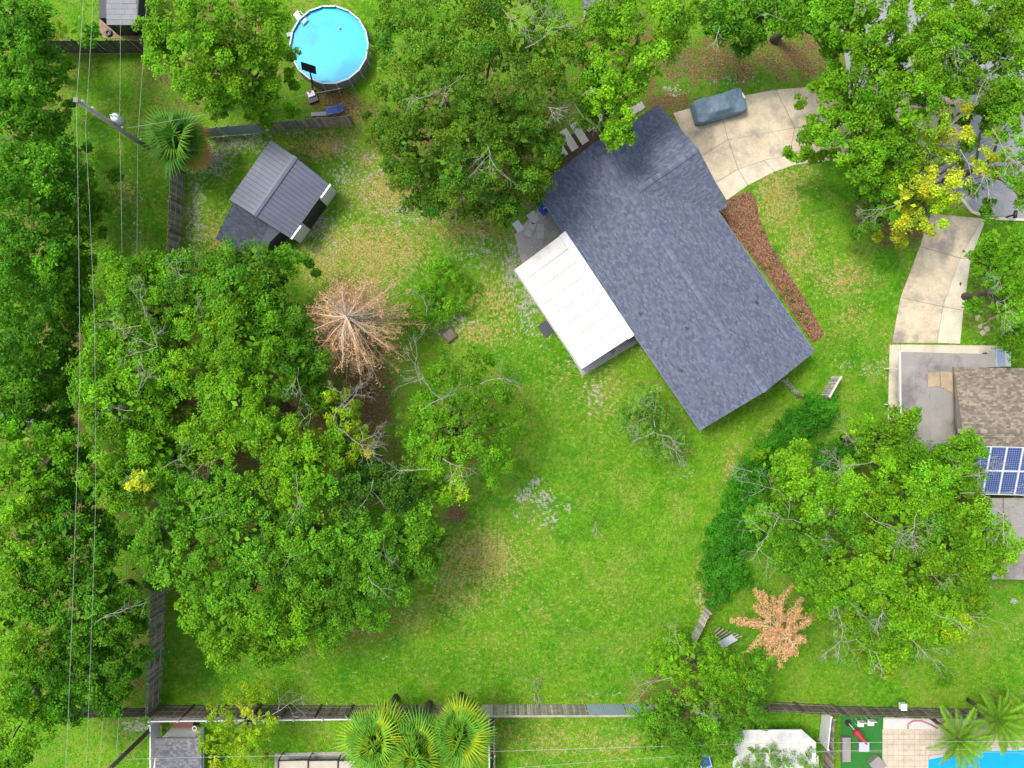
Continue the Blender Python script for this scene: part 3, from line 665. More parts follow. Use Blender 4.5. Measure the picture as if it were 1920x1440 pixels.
def tree(name, label, lobes, color='mid', cat='tree', group=None, base=None, dead=(), trunk_r=None, mat=None, deadmat=None, limbs=True, grow=1.0, skirts=True, lean=(0, 0), **kw):
    """lobes: (photo u, v, radius px, height m of the lobe centre)"""
    cs_ = [P(l[0], l[1], l[3]) for l in lobes]; zt = max(l[3] for l in lobes)
    c = sum((Vector((p.x, p.y, 0)) for p in cs_), Vector((0, 0, 0))) / len(cs_)
    if base is not None: c = P(*base)
    c = c + Vector((lean[0], lean[1], 0))
    root = thing(name, c, label, cat, group)
    big = [l for l in lobes if l[3] > 4.5 and skirts]
    skirt = []
    for l in big:      # lower foliage under each lobe, so the crown has depth when seen from the side
        p = P(l[0], l[1], l[3]); z2 = l[3] * random.uniform(.5, .68); k2 = FPX / (H - z2); sx = random.uniform(-.5, .5); sy = random.uniform(-.5, .5)
        skirt.append((960 + (p.x * .99 + sx) * k2, 720 - (p.y * .99 + sy) * k2, l[2] * random.uniform(.7, .9), z2) + tuple(l[4:]))
    lobes_all = [(l[0], l[1], l[2] * grow, l[3]) + tuple(l[4:]) for l in lobes]
    V, Cc = lobe_leaves(lobes_all, color, **kw)
    if skirt:
        kw2 = dict(kw); kw2['dens'] = kw.get('dens', 1.0) * .20; kw2['leaf'] = (.24, .44)
        V2, C2 = lobe_leaves(skirt, color, **kw2); V = np.concatenate([V, V2]); Cc = np.concatenate([Cc, C2])
    np_mesh('crown', V, 4, Cc, mat or LEAF, root)
    if limbs:
        tr = trunk_r or .09 + zt * .022; fork = c + Vector((random.uniform(-.2, .2), random.uniform(-.2, .2), zt * .38))
        top = sum(cs_, Vector((0, 0, 0))) / len(cs_); top.z = zt * .8
        mb = MB(); mb.tube(wobble(c, fork, 3, .04) + wobble(fork, top, 3, .05)[1:], [tr * 1.35, tr * 1.05, tr, tr * .9, tr * .6, tr * .45, tr * .25], 8)
        trunk = mb.build('trunk', BARK, root, True)
        for p in cs_:
            st = fork.lerp(top, random.uniform(0, .6)); mb = MB(); mb.tube(wobble(st, p, 4, .07), [tr * .5, tr * .38, tr * .27, tr * .18, tr * .08], 5); mb.build('limb', BARK, root, True)
    for dspec in [q for i_, q in enumerate(dead) if i_ % 3 != 2]:
        # (u, v, z, direction in photo degrees CCW from right, length px, depth)
        u, v, z, ang, Lp = dspec[:5]; dep = dspec[5] if len(dspec) > 5 else 3
        L = M(Lp, z); a = math.radians(ang); p = P(u, v, z); mb = MB()
        twig(mb, p, Vector((math.cos(a), math.sin(a), .15)), L, .018 + L * .0045, min(dep, 3), .55, .02, 3); mb.build('dead_branch', deadmat or DEADWOOD, root)
    return root

# ------------------------------------------------------------------ trees
SMALL = dict(leaf=(.12, .25), per=64)
tree('oak_tree', 'broad dark olive oak between the round pool and the house roof', [(785,85,68,9),(850,60,85,10),(950,50,78,10),(1040,80,55,9),(752,190,56,8),(830,175,85,11),(930,165,85,11.5),(1015,190,65,9.5),(735,265,50,7),(795,290,75,9),(880,285,85,10),(965,275,75,9.5),(996,332,38,7.5),(850,365,55,7.5),(925,365,55,7.5),(785,345,45,6.5),(708,235,26,6),(945,392,24,6),(1035,270,34,8),(735,20,36,8)],
     'olive', dens=.95, leaf=(.13, .27), per=60, huevar=.8, dead=[(960,60,12.8,60,70,3),(985,90,12,20,60,3),(920,70,12.5,150,40,2),(870,140,13.5,250,55,3),(905,260,12,280,60,3),(960,150,13.5,290,60,3),(1010,190,11.5,300,60,3),(820,170,13,200,60,2),(780,140,11,120,50,2),(1000,60,12,70,50,3),(1060,160,9.5,300,70,3)])
tree('maple_tree', 'bright green tree whose branch hangs over the upper roof corner', [(1120,55,52,9),(1200,50,66,10),(1258,50,38,8.5),(1140,125,46,9),(1220,105,46,9),(1130,180,36,8.5),(1180,165,30,8),(1165,225,24,8),(1105,170,32,8),(1145,255,22,7.5),(1110,225,24,7),(1170,258,16,7.5)], 'bright', leaf=(.16, .30),
     skirts=False, dead=[(1100,170,9.6,240,60,3),(1265,95,8,280,40,2)])
tree('shade_tree', 'dense mid green tree above the brown litter beside the driveway', [(1330,18,40,7),(1390,20,46,7),(1352,50,28,5),(1412,55,34,5),(1395,85,20,4.4),(1440,25,40,7)], 'mid', dead=[(1350,50,7.6,250,40,2)], skirts=False, lean=(0, 2.2))
tree('shade_tree', 'leafy tree with trunk against the street behind the parked car', [(1500,22,44,8),(1560,50,44,9),(1560,10,42,9),(1545,95,20,6.5),(1470,45,26,6)], 'fresh', dead=[(1475,40,9,200,40,2)], skirts=False, lean=(0, 2.5))
tree('street_tree', 'big spreading green tree overhanging the end of the pale driveway', [(1640,60,68,10),(1700,40,62,10),(1760,70,44,9),(1790,20,40,9),(1600,30,40,9),(1620,130,50,9),(1700,120,64,10),(1755,150,36,9),(1640,180,54,9.5),(1720,195,54,10),(1560,150,26,7),(1560,198,28,7),(1620,240,44,8.5),(1542,250,26,7),(1512,262,18,7),(1590,280,34,7.5),(1670,255,44,8.5),(1625,312,44,8),(1680,300,34,7)], 'bright', leaf=(.16, .30), dens=.9,
     dead=[(1700,240,9,20,60,3),(1640,200,10.5,100,40,2),(1605,330,8,210,40,3)])
tree('yellow_tree', 'thinly leaved tree with yellow leaves and bare grey twigs over the street', [(1790,220,24,8,'yellow'),(1772,262,26,8,'yellow'),(1820,250,22,8,'yellow'),(1742,302,34,8,'lime'),(1700,335,32,7,'lime'),(1762,345,40,8,'yellow'),(1705,380,40,7.5,'yellow'),(1650,385,32,6.5,'mid'),(1640,420,24,5,'mid'),(1690,425,28,6,'yellow'),(1762,390,28,7,'lime'),(1832,305,24,8,'yellow'),(1852,262,18,8,'lime'),(1748,430,10,6.5,'yellow'),(1700,290,30,7,'mid'),(1660,340,30,6,'mid'),(1850,330,20,7,'lime')], 'lime', ragged=1.6, dens=.5, leaf=(.14, .27),
     dead=[(1820,200,8.5,40,110,4),(1830,190,8.5,75,70,4),(1830,190,8.5,10,90,4),(1800,220,8,230,80,3),(1860,240,8.5,300,70,4),(1770,330,8.8,220,90,4),(1800,280,8.5,300,90,4),(1690,380,7.5,210,60,3),(1720,280,8,250,60,3),(1860,270,8.5,340,60,3)])
tree('street_tree', 'bright green tree at the top of the street', [(1850,40,60,9),(1912,60,58,9),(1888,130,50,8),(1820,95,42,8),(1800,150,34,8),(1910,10,50,9),(1870,182,34,8),(1915,200,26,8),(1800,40,30,9)], 'bright', dens=.9, dead=[(1780,40,10,270,60,3),(1790,80,8,300,60,3)])
tree('street_tree', 'light green tree whose branches lie over the grey asphalt', [(1892,232,30,8),(1902,290,30,8),(1890,340,24,7.5),(1915,370,24,7),(1880,185,30,8)], 'fresh', dens=.7, dead=[(1880,280,8,210,60,3)])
tree('crape_myrtle', 'pale green tree by the mailbox and stepping stones', [(1882,450,40,5.5),(1912,500,55,6.5),(1880,520,32,5),(1900,580,46,5.5),(1862,470,24,4.5),(1908,640,34,4.5),(1885,620,26,4)], 'fresh', leaf=(.12, .24), dens=.85, dead=[(1900,540,6,260,60,3),(1890,500,6,200,50,3)])
tree('camphor_tree', 'large glossy green tree beside the round pool', [(330,40,50,9),(400,40,60,10),(480,40,55,9.5),(515,30,26,8),(312,100,36,8),(380,115,56,10),(450,125,52,9),(502,108,30,8),(512,160,24,7),(468,180,34,7),(362,168,32,7),(420,178,30,7),(495,186,22,6.5),(300,62,30,8)], 'bright', leaf=(.16, .30))
# wood along the left edge
G = 'trees of the wood along the power lines'
LW = dict(color='forest', leaf=(.16, .30), group=G, dens=.95, grow=1.2, lean=(-2.2, 0))
tree('woodland_tree', 'leafy woodland tree behind the plant bed and dark fence end', [(20,40,48,9),(62,18,36,8),(28,100,48,9),(62,85,32,8),(70,60,26,4)], **LW)
tree('woodland_tree', 'rounded woodland tree facing the top of the power pole', [(36,180,50,10),(72,160,26,8),(16,240,46,10),(70,235,36,9),(95,240,22,3.5),(85,170,22,3.5),(90,285,26,4)], dead=[(40,240,10.5,210,50,2)], **LW)
tree('woodland_tree', 'dark woodland tree edging the mown strip opposite the palm', [(30,330,55,10),(92,310,46,9),(128,360,26,7),(60,400,55,10),(122,420,28,7.5),(140,320,20,7),(145,335,26,3.5),(150,400,28,3.5),(145,450,22,3),(60,350,50,5)], **LW)
tree('woodland_tree', 'woodland tree edging the mown strip opposite the shed', [(20,480,46,10),(80,480,48,9),(110,540,28,7.5),(40,560,54,10),(112,590,22,7),(130,480,22,7),(142,505,24,3),(138,560,24,3),(128,620,22,3),(60,520,50,5),(30,600,40,6)], dead=[(15,420,11,250,40,2)], **LW)
tree('woodland_tree', 'thin woodland tree just above the hidden grey roof', [(20,650,46,10),(80,650,38,8),(28,720,36,9),(92,720,36,7),(35,755,30,8),(85,765,28,7),(20,790,24,8),(122,680,18,6),(118,690,20,3),(112,735,20,3),(50,690,40,5)], **LW)
tree('woodland_tree', 'yellowish green woodland tree just below the hidden grey roof', [(30,850,54,10,'fresh'),(92,850,46,9,'fresh'),(30,925,54,10,'bright'),(100,920,38,8),(132,860,22,7),(130,900,30,4),(120,820,22,4)], **LW)
tree('woodland_tree', 'low woodland tree where the wires leave the big grove', [(40,1010,54,10,'bright'),(110,1000,46,9),(150,935,34,7),(180,1005,36,7),(142,1060,46,8)], **LW)
tree('woodland_tree', 'lime tinted woodland tree on the outer side of the wires', [(25,1100,54,10,'fresh'),(95,1110,54,9),(38,1190,54,10,'bright')], **LW)
tree('woodland_tree', 'dark leaved tree beside the long fence with one bare branch over it', [(190,1105,44,8),(238,1130,28,6.5),(152,1180,46,8),(220,1175,34,7)], dead=[(172,1172,9,20,80,2)], **LW)
tree('woodland_tree', 'dark leaved tree against the corner of the long fence', [(150,1260,46,8),(212,1248,36,7),(202,1305,32,6.5),(140,1312,34,7)], **LW)
tree('woodland_tree', 'bright woodland tree spilling over the low dark fence', [(80,1270,52,9),(20,1280,46,10,'bright'),(62,1350,44,8,'fresh'),(18,1400,36,8,'fresh'),(100,1330,32,7)], **LW)
# the grove in the middle of the yard
G2 = 'trees of the dense grove in the yard'
CW = dict(group=G2, leaf=(.14, .28), grow=1.15, dens=1.12)
tree('grove_tree', 'grove tree reaching over the power lines beside the mown strip', [(230,518,36,8),(288,520,32,7),(268,580,50,9),(212,612,36,8),(228,662,42,9),(290,640,36,8)], 'fresh', dead=[(270,600,10.5,70,45,3),(265,610,10.5,200,45,3)], **CW)
tree('grove_tree', 'grove tree growing in front of the shingled lean-to', [(350,515,34,7),(420,500,32,7),(482,500,46,8),(540,492,26,6),(370,570,46,8),(440,560,48,9),(385,555,30,8)], 'mid', dead=[(370,550,9,300,45,3),(360,540,9,120,45,3)], **CW)
tree('grove_tree', 'grove tree with a bare grey branch star in its top', [(392,630,50,9),(460,640,55,10),(360,690,42,9),(300,690,36,8)], 'bright', dead=[(295,650,10.5,100,40,3),(295,650,10.5,220,40,3),(295,650,10.5,320,45,3),(290,648,10.5,160,40,3)], **CW)
tree('grove_tree', 'grove tree under the left side of the dead brown pine', [(500,560,36,7),(540,602,42,7.5),(560,680,46,8),(520,690,46,9),(572,735,32,7),(500,620,36,8)], 'mid', dead=[(560,690,9.5,260,40,3)], **CW)
tree('grove_tree', 'grove tree standing astride the outermost power line', [(182,700,42,9),(230,740,50,9.5),(200,798,36,9),(280,752,36,8),(190,750,36,9)], 'fresh', dead=[(255,745,10.5,70,50,3),(250,770,10.5,200,40,3),(260,750,10.5,10,45,3)], **CW)
tree('grove_tree', 'tall rounded tree at the heart of the grove', [(440,760,54,11),(400,820,46,10),(482,800,46,10),(445,705,36,9)], 'bright', dead=[(470,790,11,310,40,3),(420,850,9,250,60,2)], **CW)
tree('grove_tree', 'grove tree with one yellow patch beside the wires', [(202,880,42,9),(250,920,42,9),(300,862,46,9),(340,812,36,7),(332,900,36,8),(270,832,38,8),(258,905,16,10.6,'yellow')], 'fresh', dead=[(280,885,10.5,230,40,3),(300,880,10,20,50,3),(225,830,10.5,10,40,2)], **CW)
tree('grove_tree', 'grove tree just below the curved yellow leaved branch', [(540,830,46,10),(582,880,46,10),(520,900,42,9),(560,932,42,9.5),(612,830,30,8)], 'bright', dead=[(560,800,11,80,40,3),(555,890,11.5,260,60,2)], **CW)
tree('grove_tree', 'broad grove tree over the long fence', [(310,980,46,9.5),(370,940,46,9),(430,930,46,9.5),(342,1050,50,9.5),(410,1010,50,10),(285,1015,28,8)], 'mid', dead=[(370,975,11,10,40,2)], **CW)
tree('grove_tree', 'grove tree in the lower middle of the grove', [(470,1010,50,10),(530,1000,40,9),(590,1010,46,10),(490,1080,54,10),(430,1090,46,9),(572,1080,46,9.5)], 'mid', dead=[(560,1040,10.5,200,50,2),(500,960,10,250,60,2)], **CW)
tree('grove_tree', 'grove tree at the lower rim facing the bottom fence', [(380,1120,46,9),(440,1160,46,9),(500,1150,46,9),(422,1200,36,8),(482,1210,34,8),(560,1150,42,8.5),(530,1208,32,7),(602,1178,32,6.5)], 'bright', **CW)
tree('grove_tree', 'grove tree at the rim beside the tan bare lawn patch', [(650,1000,40,9),(692,1040,46,9),(740,1010,40,8),(660,1090,46,9),(730,1080,42,8),(780,1042,36,7),(642,1150,36,7.5),(700,1130,36,7),(790,985,34,7)], 'mid', dead=[(710,1000,10,300,50,2),(690,1080,10.5,330,45,2)], **CW)
tree('grove_tree', 'small dark grove tree below the red brown litter', [(650,930,36,8.5),(700,885,30,7),(752,920,34,7),(662,875,22,7)], 'dark', dead=[(700,900,8.5,250,60,2)], **CW)
tree('loose_tree', 'open crowned light green tree with straggling grey twigs facing the lawn', [(772,765,26,6),(765,825,26,6),(820,700,38,6.5),(880,690,40,6),(920,750,40,6),(860,770,44,7),(800,800,40,7),(900,830,40,6.5),(840,850,40,7),(790,850,32,6.5),(860,918,34,6,'lime'),(920,890,26,5),(812,900,36,6.5),(960,800,30,4.5),(950,860,26,4.5)], 'fresh', group=G2, dens=.55, leaf=(.12, .23), per=48, ragged=1.6,
     dead=[(790,770,8,30,70,3),(830,750,8.5,150,70,3),(850,800,8.5,340,60,3),(900,720,7.5,20,60,3),(830,860,8.5,300,60,3),(880,880,7.5,330,60,3),(790,720,7.5,120,60,3),(800,880,8,200,50,3)])
tree('sparse_tree', 'crooked half bare tree with yellow leaves over the red brown litter', [(628,745,18,8,'lime'),(640,770,16,8,'lime'),(655,800,14,8,'lime'),(672,835,18,8,'lime'),(665,860,16,8,'lime'),(690,842,14,8,'yellow'),(620,780,14,7.5,'lime')], 'lime', base=(640,790,0), dens=.7, leaf=(.12, .22), per=36, ragged=1.6,
     dead=[(625,790,8.6,80,70,4),(640,770,8.8,40,60,4),(650,760,8.8,10,50,4),(630,800,8.6,300,70,3),(660,840,8.6,10,60,4),(650,850,8.6,240,40,3),(670,840,8.6,60,50,3)])
tree('wild_shrub', 'leafy shrub growing in the dry grass right of the dead pine', [(830,510,34,1.2),(862,548,28,1.0),(800,545,28,1.2),(802,590,26,1.2),(782,625,26,1.4),(838,575,26,1.0),(760,590,20,1.2)], 'fresh', cat='shrub', dens=.8, leaf=(.10, .2), clump=(.25, .45), per=40, squash=.5, dead=[(800,590,1.9,100,40,2),(780,640,1.9,30,40,2)])
tree('young_tree', 'small round grey green tree by the lower edge of the roof', [(1216,748,32,3.2),(1186,790,32,3.2),(1242,782,36,3.4),(1220,828,36,3.2),(1256,818,26,3),(1200,765,30,3.6)], 'grey', dens=.8, leaf=(.10, .19), clump=(.22, .42), per=46, ragged=1.4, trunk_r=.1,
     dead=[(1225,810,4.2,330,45,3),(1225,810,4.2,180,45,3),(1235,800,4.2,20,50,3),(1228,800,4.3,100,50,3),(1240,825,4,300,40,3),(1255,820,3.8,320,30,3)])
# right hand group
G3 = 'trees crowding around the solar panel house'
RW = dict(group=G3, leaf=(.17, .31))
tree('rounded_tree', 'round bright tree overhanging the flat grey roof', [(1680,795,38,7),(1652,825,36,7),(1692,850,36,7.5),(1652,872,28,7)], 'bright', dead=[(1610,850,7,120,50,3),(1640,865,8,200,60,3),(1640,830,8.5,270,40,2)], **RW)
tree('rounded_tree', 'tree with bleached branches reaching onto the solar panels', [(1800,848,36,7),(1815,888,24,6.5),(1772,900,38,8),(1762,862,18,6),(1815,838,20,6),(1800,905,24,6.5)], 'fresh', dead=[(1800,880,7.8,30,70,3),(1770,895,9,20,70,3),(1780,835,7.5,70,40,3),(1800,925,8.5,0,90,4),(1830,930,8,330,90,4),(1850,920,8,20,60,4)], **RW)
tree('rounded_tree', 'pair of rounded leafy domes next to the ivy bank', [(1490,870,40,6.5),(1470,910,26,6),(1532,930,46,8),(1582,912,40,8),(1602,950,26,7)], 'bright', dead=[(1410,885,5.5,170,40,3),(1600,900,8.5,150,50,3)], **RW)
tree('rounded_tree', 'tree with several bleached twig clusters above the dead orange conifer', [(1450,980,34,6.5),(1500,1000,46,8),(1570,1000,46,8.5),(1482,1050,40,7),(1542,1060,46,8)], 'mid', dead=[(1470,930,7,150,50,3),(1460,970,8,200,70,3),(1450,990,8,250,60,3),(1500,980,9,140,50,3),(1520,985,9,20,40,3),(1480,1010,9,240,40,3),(1510,1000,9.5,320,40,3)], **RW)
tree('rounded_tree', 'tall tree in the middle of the group with a curled bare limb', [(1700,920,46,8.5,'bright'),(1740,960,40,8),(1682,980,46,8.5),(1640,1040,50,9),(1712,1050,46,8.5),(1650,930,26,7)], 'bright', dead=[(1620,960,9,330,80,3),(1725,950,9.5,250,70,4),(1740,990,9.5,320,60,3)], **RW)
tree('rounded_tree', 'wide tree leaning over the lower flat roof slab', [(1800,960,46,8),(1842,1010,46,8),(1782,1020,46,8.5),(1872,1032,34,7.5),(1832,1062,36,7.5),(1790,1080,40,8)], 'bright', dead=[(1830,950,9,340,90,4)], **RW)
tree('rounded_tree', 'tree with bleached twig brooms over the lower lawn', [(1600,1090,46,8.5),(1660,1110,46,8),(1560,1120,34,7),(1620,1160,40,7),(1680,1170,40,7),(1720,1120,40,7.5),(1640,1210,34,6),(1690,1210,30,6),(1652,1245,22,5,'lime'),(1590,1150,24,6)], 'bright', dead=[(1560,1100,8,240,60,4),(1580,1110,8,300,60,4),(1600,1150,8,290,70,4),(1600,1180,7,250,60,4),(1690,1180,8,320,60,4),(1700,1190,8,280,50,4),(1650,1110,9.5,260,50,4),(1720,1080,9,20,50,3),(1680,1240,6,300,40,3),(1580,1185,7,260,50,4)], **RW)
tree('rounded_tree', 'lime green tree on the lawn side of the group', [(1750,1130,42,7.5),(1782,1160,34,7,'lime'),(1822,1130,32,7),(1752,1180,26,6.5)], 'bright', dead=[(1750,1150,9,330,50,2),(1800,1150,8,340,50,2)], **RW)
tree('sapling', 'small leafy sapling alone on the right lawn', [(1766,1262,14,1.4),(1786,1272,12,1.2),(1774,1282,12,1.0)], 'fresh', cat='sapling', leaf=(.1, .2), clump=(.2, .35), per=24, trunk_r=.03)
tree('sapling', 'thin scattered sapling beside the dead orange conifer', [(1560,1215,16,1.4),(1575,1240,16,1.4),(1545,1235,14,1.2)], 'fresh', cat='sapling', leaf=(.09, .18), clump=(.2, .35), per=18, dens=.6, trunk_r=.03)
tree('corner_tree', 'yellow green tree by the leaning picket panel', [(1290,1240,46,4),(1340,1250,38,4.5),(1312,1290,42,5),(1370,1280,34,4),(1250,1212,30,3),(1240,1262,28,3.4),(1330,1215,24,3.4)], 'bright', dens=1.0, leaf=(.11, .22), clump=(.26, .48), per=44, ragged=1.5, dead=[(1260,1270,5,190,50,3),(1280,1220,5,120,50,3)])
tree('corner_tree', 'dark green tree growing through the pale picket fence', [(1230,1330,36,4),(1282,1350,44,5),(1342,1350,40,5),(1402,1270,36,4),(1424,1240,26,3.5),(1402,1320,40,4.5),(1222,1380,26,3.5),(1290,1400,36,4),(1352,1392,32,4)], 'mid', dens=1.0, leaf=(.13, .26), clump=(.28, .5), per=48, dead=[(1350,1360,6.2,120,40,3)])
tree('corner_tree', 'yellowing tree beside the white vinyl fence and grey outbuilding', [(452,1300,24,3.5,'lime'),(422,1340,26,4,'lime'),(450,1390,36,4,'lime'),(402,1390,26,4),(490,1360,30,4),(482,1300,20,3.5),(500,1400,22,4),(412,1425,22,4,'yellow'),(470,1330,20,4,'yellow'),(440,1425,26,3.6)], 'lime', dens=.75, leaf=(.11, .22), clump=(.25, .45), per=42, ragged=1.5, dead=[(510,1340,4.5,10,60,3),(520,1335,4.5,70,40,2),(535,1340,4.3,320,40,2),(500,1340,4.3,170,40,3)])
tree('dark_shrub', 'grey green bush in front of the white metal roof', [(1395,1420,34,2.4),(1440,1432,36,2.6),(1500,1438,34,2.4),(1420,1450,36,2.6)], 'grey', cat='bush', dens=.8, leaf=(.09, .18), clump=(.22, .4), per=40, ragged=1.5)
tree('garden_shrub', 'small wiry shrub alone on the main lawn', [(1112,968,14,.5),(1104,975,10,.4),(1122,978,10,.4)], 'grey', cat='shrub', leaf=(.07, .14), clump=(.15, .3), per=16, dens=.7, limbs=False, dead=[(1115,980,.6,280,20,3),(1118,978,.6,230,18,3),(1110,965,.6,100,18,2)])
tree('garden_shrub', 'dry pale twig clump near the pale picket fence', [(1008,1290,8,.4)], 'grey', cat='shrub', leaf=(.07, .14), clump=(.12, .2), per=6, dens=.4, limbs=False, dead=[(1005,1298,.3,80,26,3),(1005,1298,.3,110,22,3),(1008,1300,.3,60,24,3),(1002,1300,.3,250,18,3),(1008,1300,.3,300,16,3)])
tree('garden_shrub', 'tiny weed clump by the long fence on the lower lawn', [(390,1246,9,.3),(394,1254,6,.3)], 'forest', cat='shrub', leaf=(.07, .14), clump=(.12, .2), per=14, limbs=False)
for (u, v, r) in [(1461,555,9),(1478,545,7),(1500,580,8),(1510,602,9),(1450,470,7),(1430,430,6),(1440,500,6),(1490,560,6)]:
    tree('bed_plant', 'small green plant in the bark mulch bed', [(u, v, r, .18)], 'mid', cat='plant', group='plants in the mulch bed', leaf=(.06, .14), clump=(.1, .2), per=14, dens=.5, limbs=False, low=0)
for (u, v, r) in [(90,65,14),(105,55,12),(82,72,10)]:
    tree('bed_plant', 'spiky light green plant at the end of the dark stained fence', [(u, v, r, .35)], 'lime', cat='plant', group='plants behind the dark stained fence', leaf=(.15, .4), aspect=.2, clump=(.2, .3), per=24, dens=.5, limbs=False, low=0)

# ivy bank: a dense green mass over an old fence
ivp = [(1545,752,22),(1530,775,30),(1505,795,34),(1480,815,34),(1455,840,34),(1430,865,34),(1405,895,36),(1395,925,36),(1380,955,40),(1370,990,40),(1365,1020,42),(1360,1050,42),(1350,1080,38),(1345,1110,30),(1400,965,34),(1400,1000,30),(1410,940,30),(1355,1000,30),(1340,1060,24),(1380,1080,26),(1560,850,24),(1590,860,20),(1540,858,20),(1520,765,24)]
tree('ivy_bank', 'dense dark green ivy bank between the main lawn and the right hand trees', [(u, v, r, .75 + .25 * math.sin(u * .05)) for u, v, r in ivp], 'ivy', cat='hedge', dens=1.7, leaf=(.10, .2), clump=(.25, .42), per=52, squash=.6, ragged=.8, limbs=False, huevar=.45)

# dead brown pine: bare radiating boughs with rust coloured needle tufts
def needle_tufts(pts, cols, parent, name, size=(.12, .3), per=14, spread=.22, aspect=.16, mat=None):
    pts = np.array(pts); n = len(pts); dd = rng.normal(size=(n, per, 3)) * spread * np.array([1, 1, .6]); c = (pts[:, None, :] + dd).reshape(-1, 3)
    nn = rand_unit(n * per) * .8 + [0, 0, .7]; nn /= np.linalg.norm(nn, axis=1, keepdims=True)
    col = np.array(cols)[rng.integers(0, len(cols), n * per)] * rng.uniform(.7, 1.25, (n * per, 1))
    return np_mesh(name, leaf_quads(c, nn, rng.uniform(*size, n * per), aspect), 4, np.clip(col, 0, .8), mat or DRYLEAF, parent)
PINETWIG = plain('dry_pine_twig', (0.72, 0.52, 0.34), .9, .2)
def dead_pine():
    base = P(676, 622, 0); root = thing('dead_pine', base, 'dead rust brown pine with radiating bare boughs in the dry grass', 'tree')
    top = P(648, 592, 8.5); mb = MB(); mb.tube(wobble(base, top, 5, .02), [.24, .21, .18, .14, .09, .03], 8); mb.build('trunk', DEADWOOD, root, True)
    tufts = []
    for k in range(150):
        t = random.uniform(.42, .98); p = base.lerp(top, t); a = random.uniform(0, 2 * math.pi)
        L = ((1 - t) * 2.8 + random.uniform(1.2, 2.7)) * (1.3 if math.cos(a + .6) > 0 else .9); rise = random.uniform(-.4, .3)
        pts = [p]; d = Vector((math.cos(a), math.sin(a), rise)).normalized()
        for i in range(4): d = (d + Vector((random.gauss(0, .09), random.gauss(0, .09), -.03))).normalized(); pts.append(pts[-1] + d * L / 4)
        mbb = MB(); mbb.tube(pts, [.034, .031, .027, .022, .014], 3, cap=False)
        for i in (1, 2):
            for q in range(2):
                o = pts[i] - d * random.uniform(0, L / 4); sd_ = (d + Vector((random.gauss(0, .7), random.gauss(0, .7), random.gauss(0, .4)))).normalized(); mbb.tube([o, o + sd_ * random.uniform(.2, .6)], [.012, .005], 3, cap=False)
        for i in (2, 3, 4):
            for q in range(2):
                o = pts[i] - d * random.uniform(0, L / 4); sd_ = (d + Vector((random.gauss(0, .6), random.gauss(0, .6), random.gauss(0, .2)))).normalized(); e = o + sd_ * random.uniform(.3, .8)
                mbb.tube([o, e], [.012, .005], 3, cap=False); tufts.append(e)
                if i > 2: tufts.append(o.lerp(e, .5))
        tufts.append(pts[-1]); mbb.build('bough', DEADWOOD if k % 4 == 0 else PINETWIG, root)
    needle_tufts([tuple(t) for t in tufts], [(0.58, 0.35, 0.17), (0.46, 0.25, 0.11), (0.64, 0.42, 0.23), (0.36, 0.22, 0.12)], root, 'dead_needles', (.12, .26), 9, .13, .16)
dead_pine()
def dead_conifer():
    base = P(1422, 1140, 0); root = thing('dead_conifer', base, 'dead orange conifer with feathery fan shaped boughs beside the ivy bank', 'tree')
    top = P(1490, 1210, 6.6); mb = MB(); mb.tube(wobble(base, top, 4, .02), [.16, .13, .1, .07, .03], 7); mb.build('trunk', DEADWOOD, root, True)
    for kb in range(38):
        tb = .25 + .72 * kb / 37; a = kb * 2.39996 + random.uniform(-.3, .3); L = ((1 - tb) * 4.0 + .6) * random.choice([.45, .7, .9, 1.1, 1.25]); p = base.lerp(top, tb); d = Vector((math.cos(a), math.sin(a), random.uniform(-.2, .4))).normalized(); pts = [p]
        for i in range(6): d = (d + Vector((random.gauss(0, .12), random.gauss(0, .12), -.05))).normalized(); pts.append(pts[-1] + d * L / 6)
        mbb = MB(); mbb.tube(pts, [.05, .042, .035, .028, .02, .014, .008], 4, cap=False); tf = []
        side = Vector((-d.y, d.x, 0)).normalized()
        for i in range(2, 7):
            for sg in (-1, 1):
                for q in range(2):
                    o = pts[i] - d * (q * L / 14); ln = (.62 - .085 * (i - 2)) * random.uniform(.4, .8) * min(1, L / 2); e = o + (side * sg * .8 + d * .75).normalized() * ln
                    mbb.tube([o, e], [.01, .004], 3, cap=False); tf += [tuple(o.lerp(e, s_)) for s_ in (.25, .5, .75, 1)]
        b = mbb.build('bough', PINETWIG, root); needle_tufts(tf, [(0.60, 0.36, 0.15), (0.68, 0.45, 0.22), (0.48, 0.27, 0.11), (0.38, 0.22, 0.11)], b, 'dead_needles', (.08, .2), 7, .06, .25)
dead_conifer()

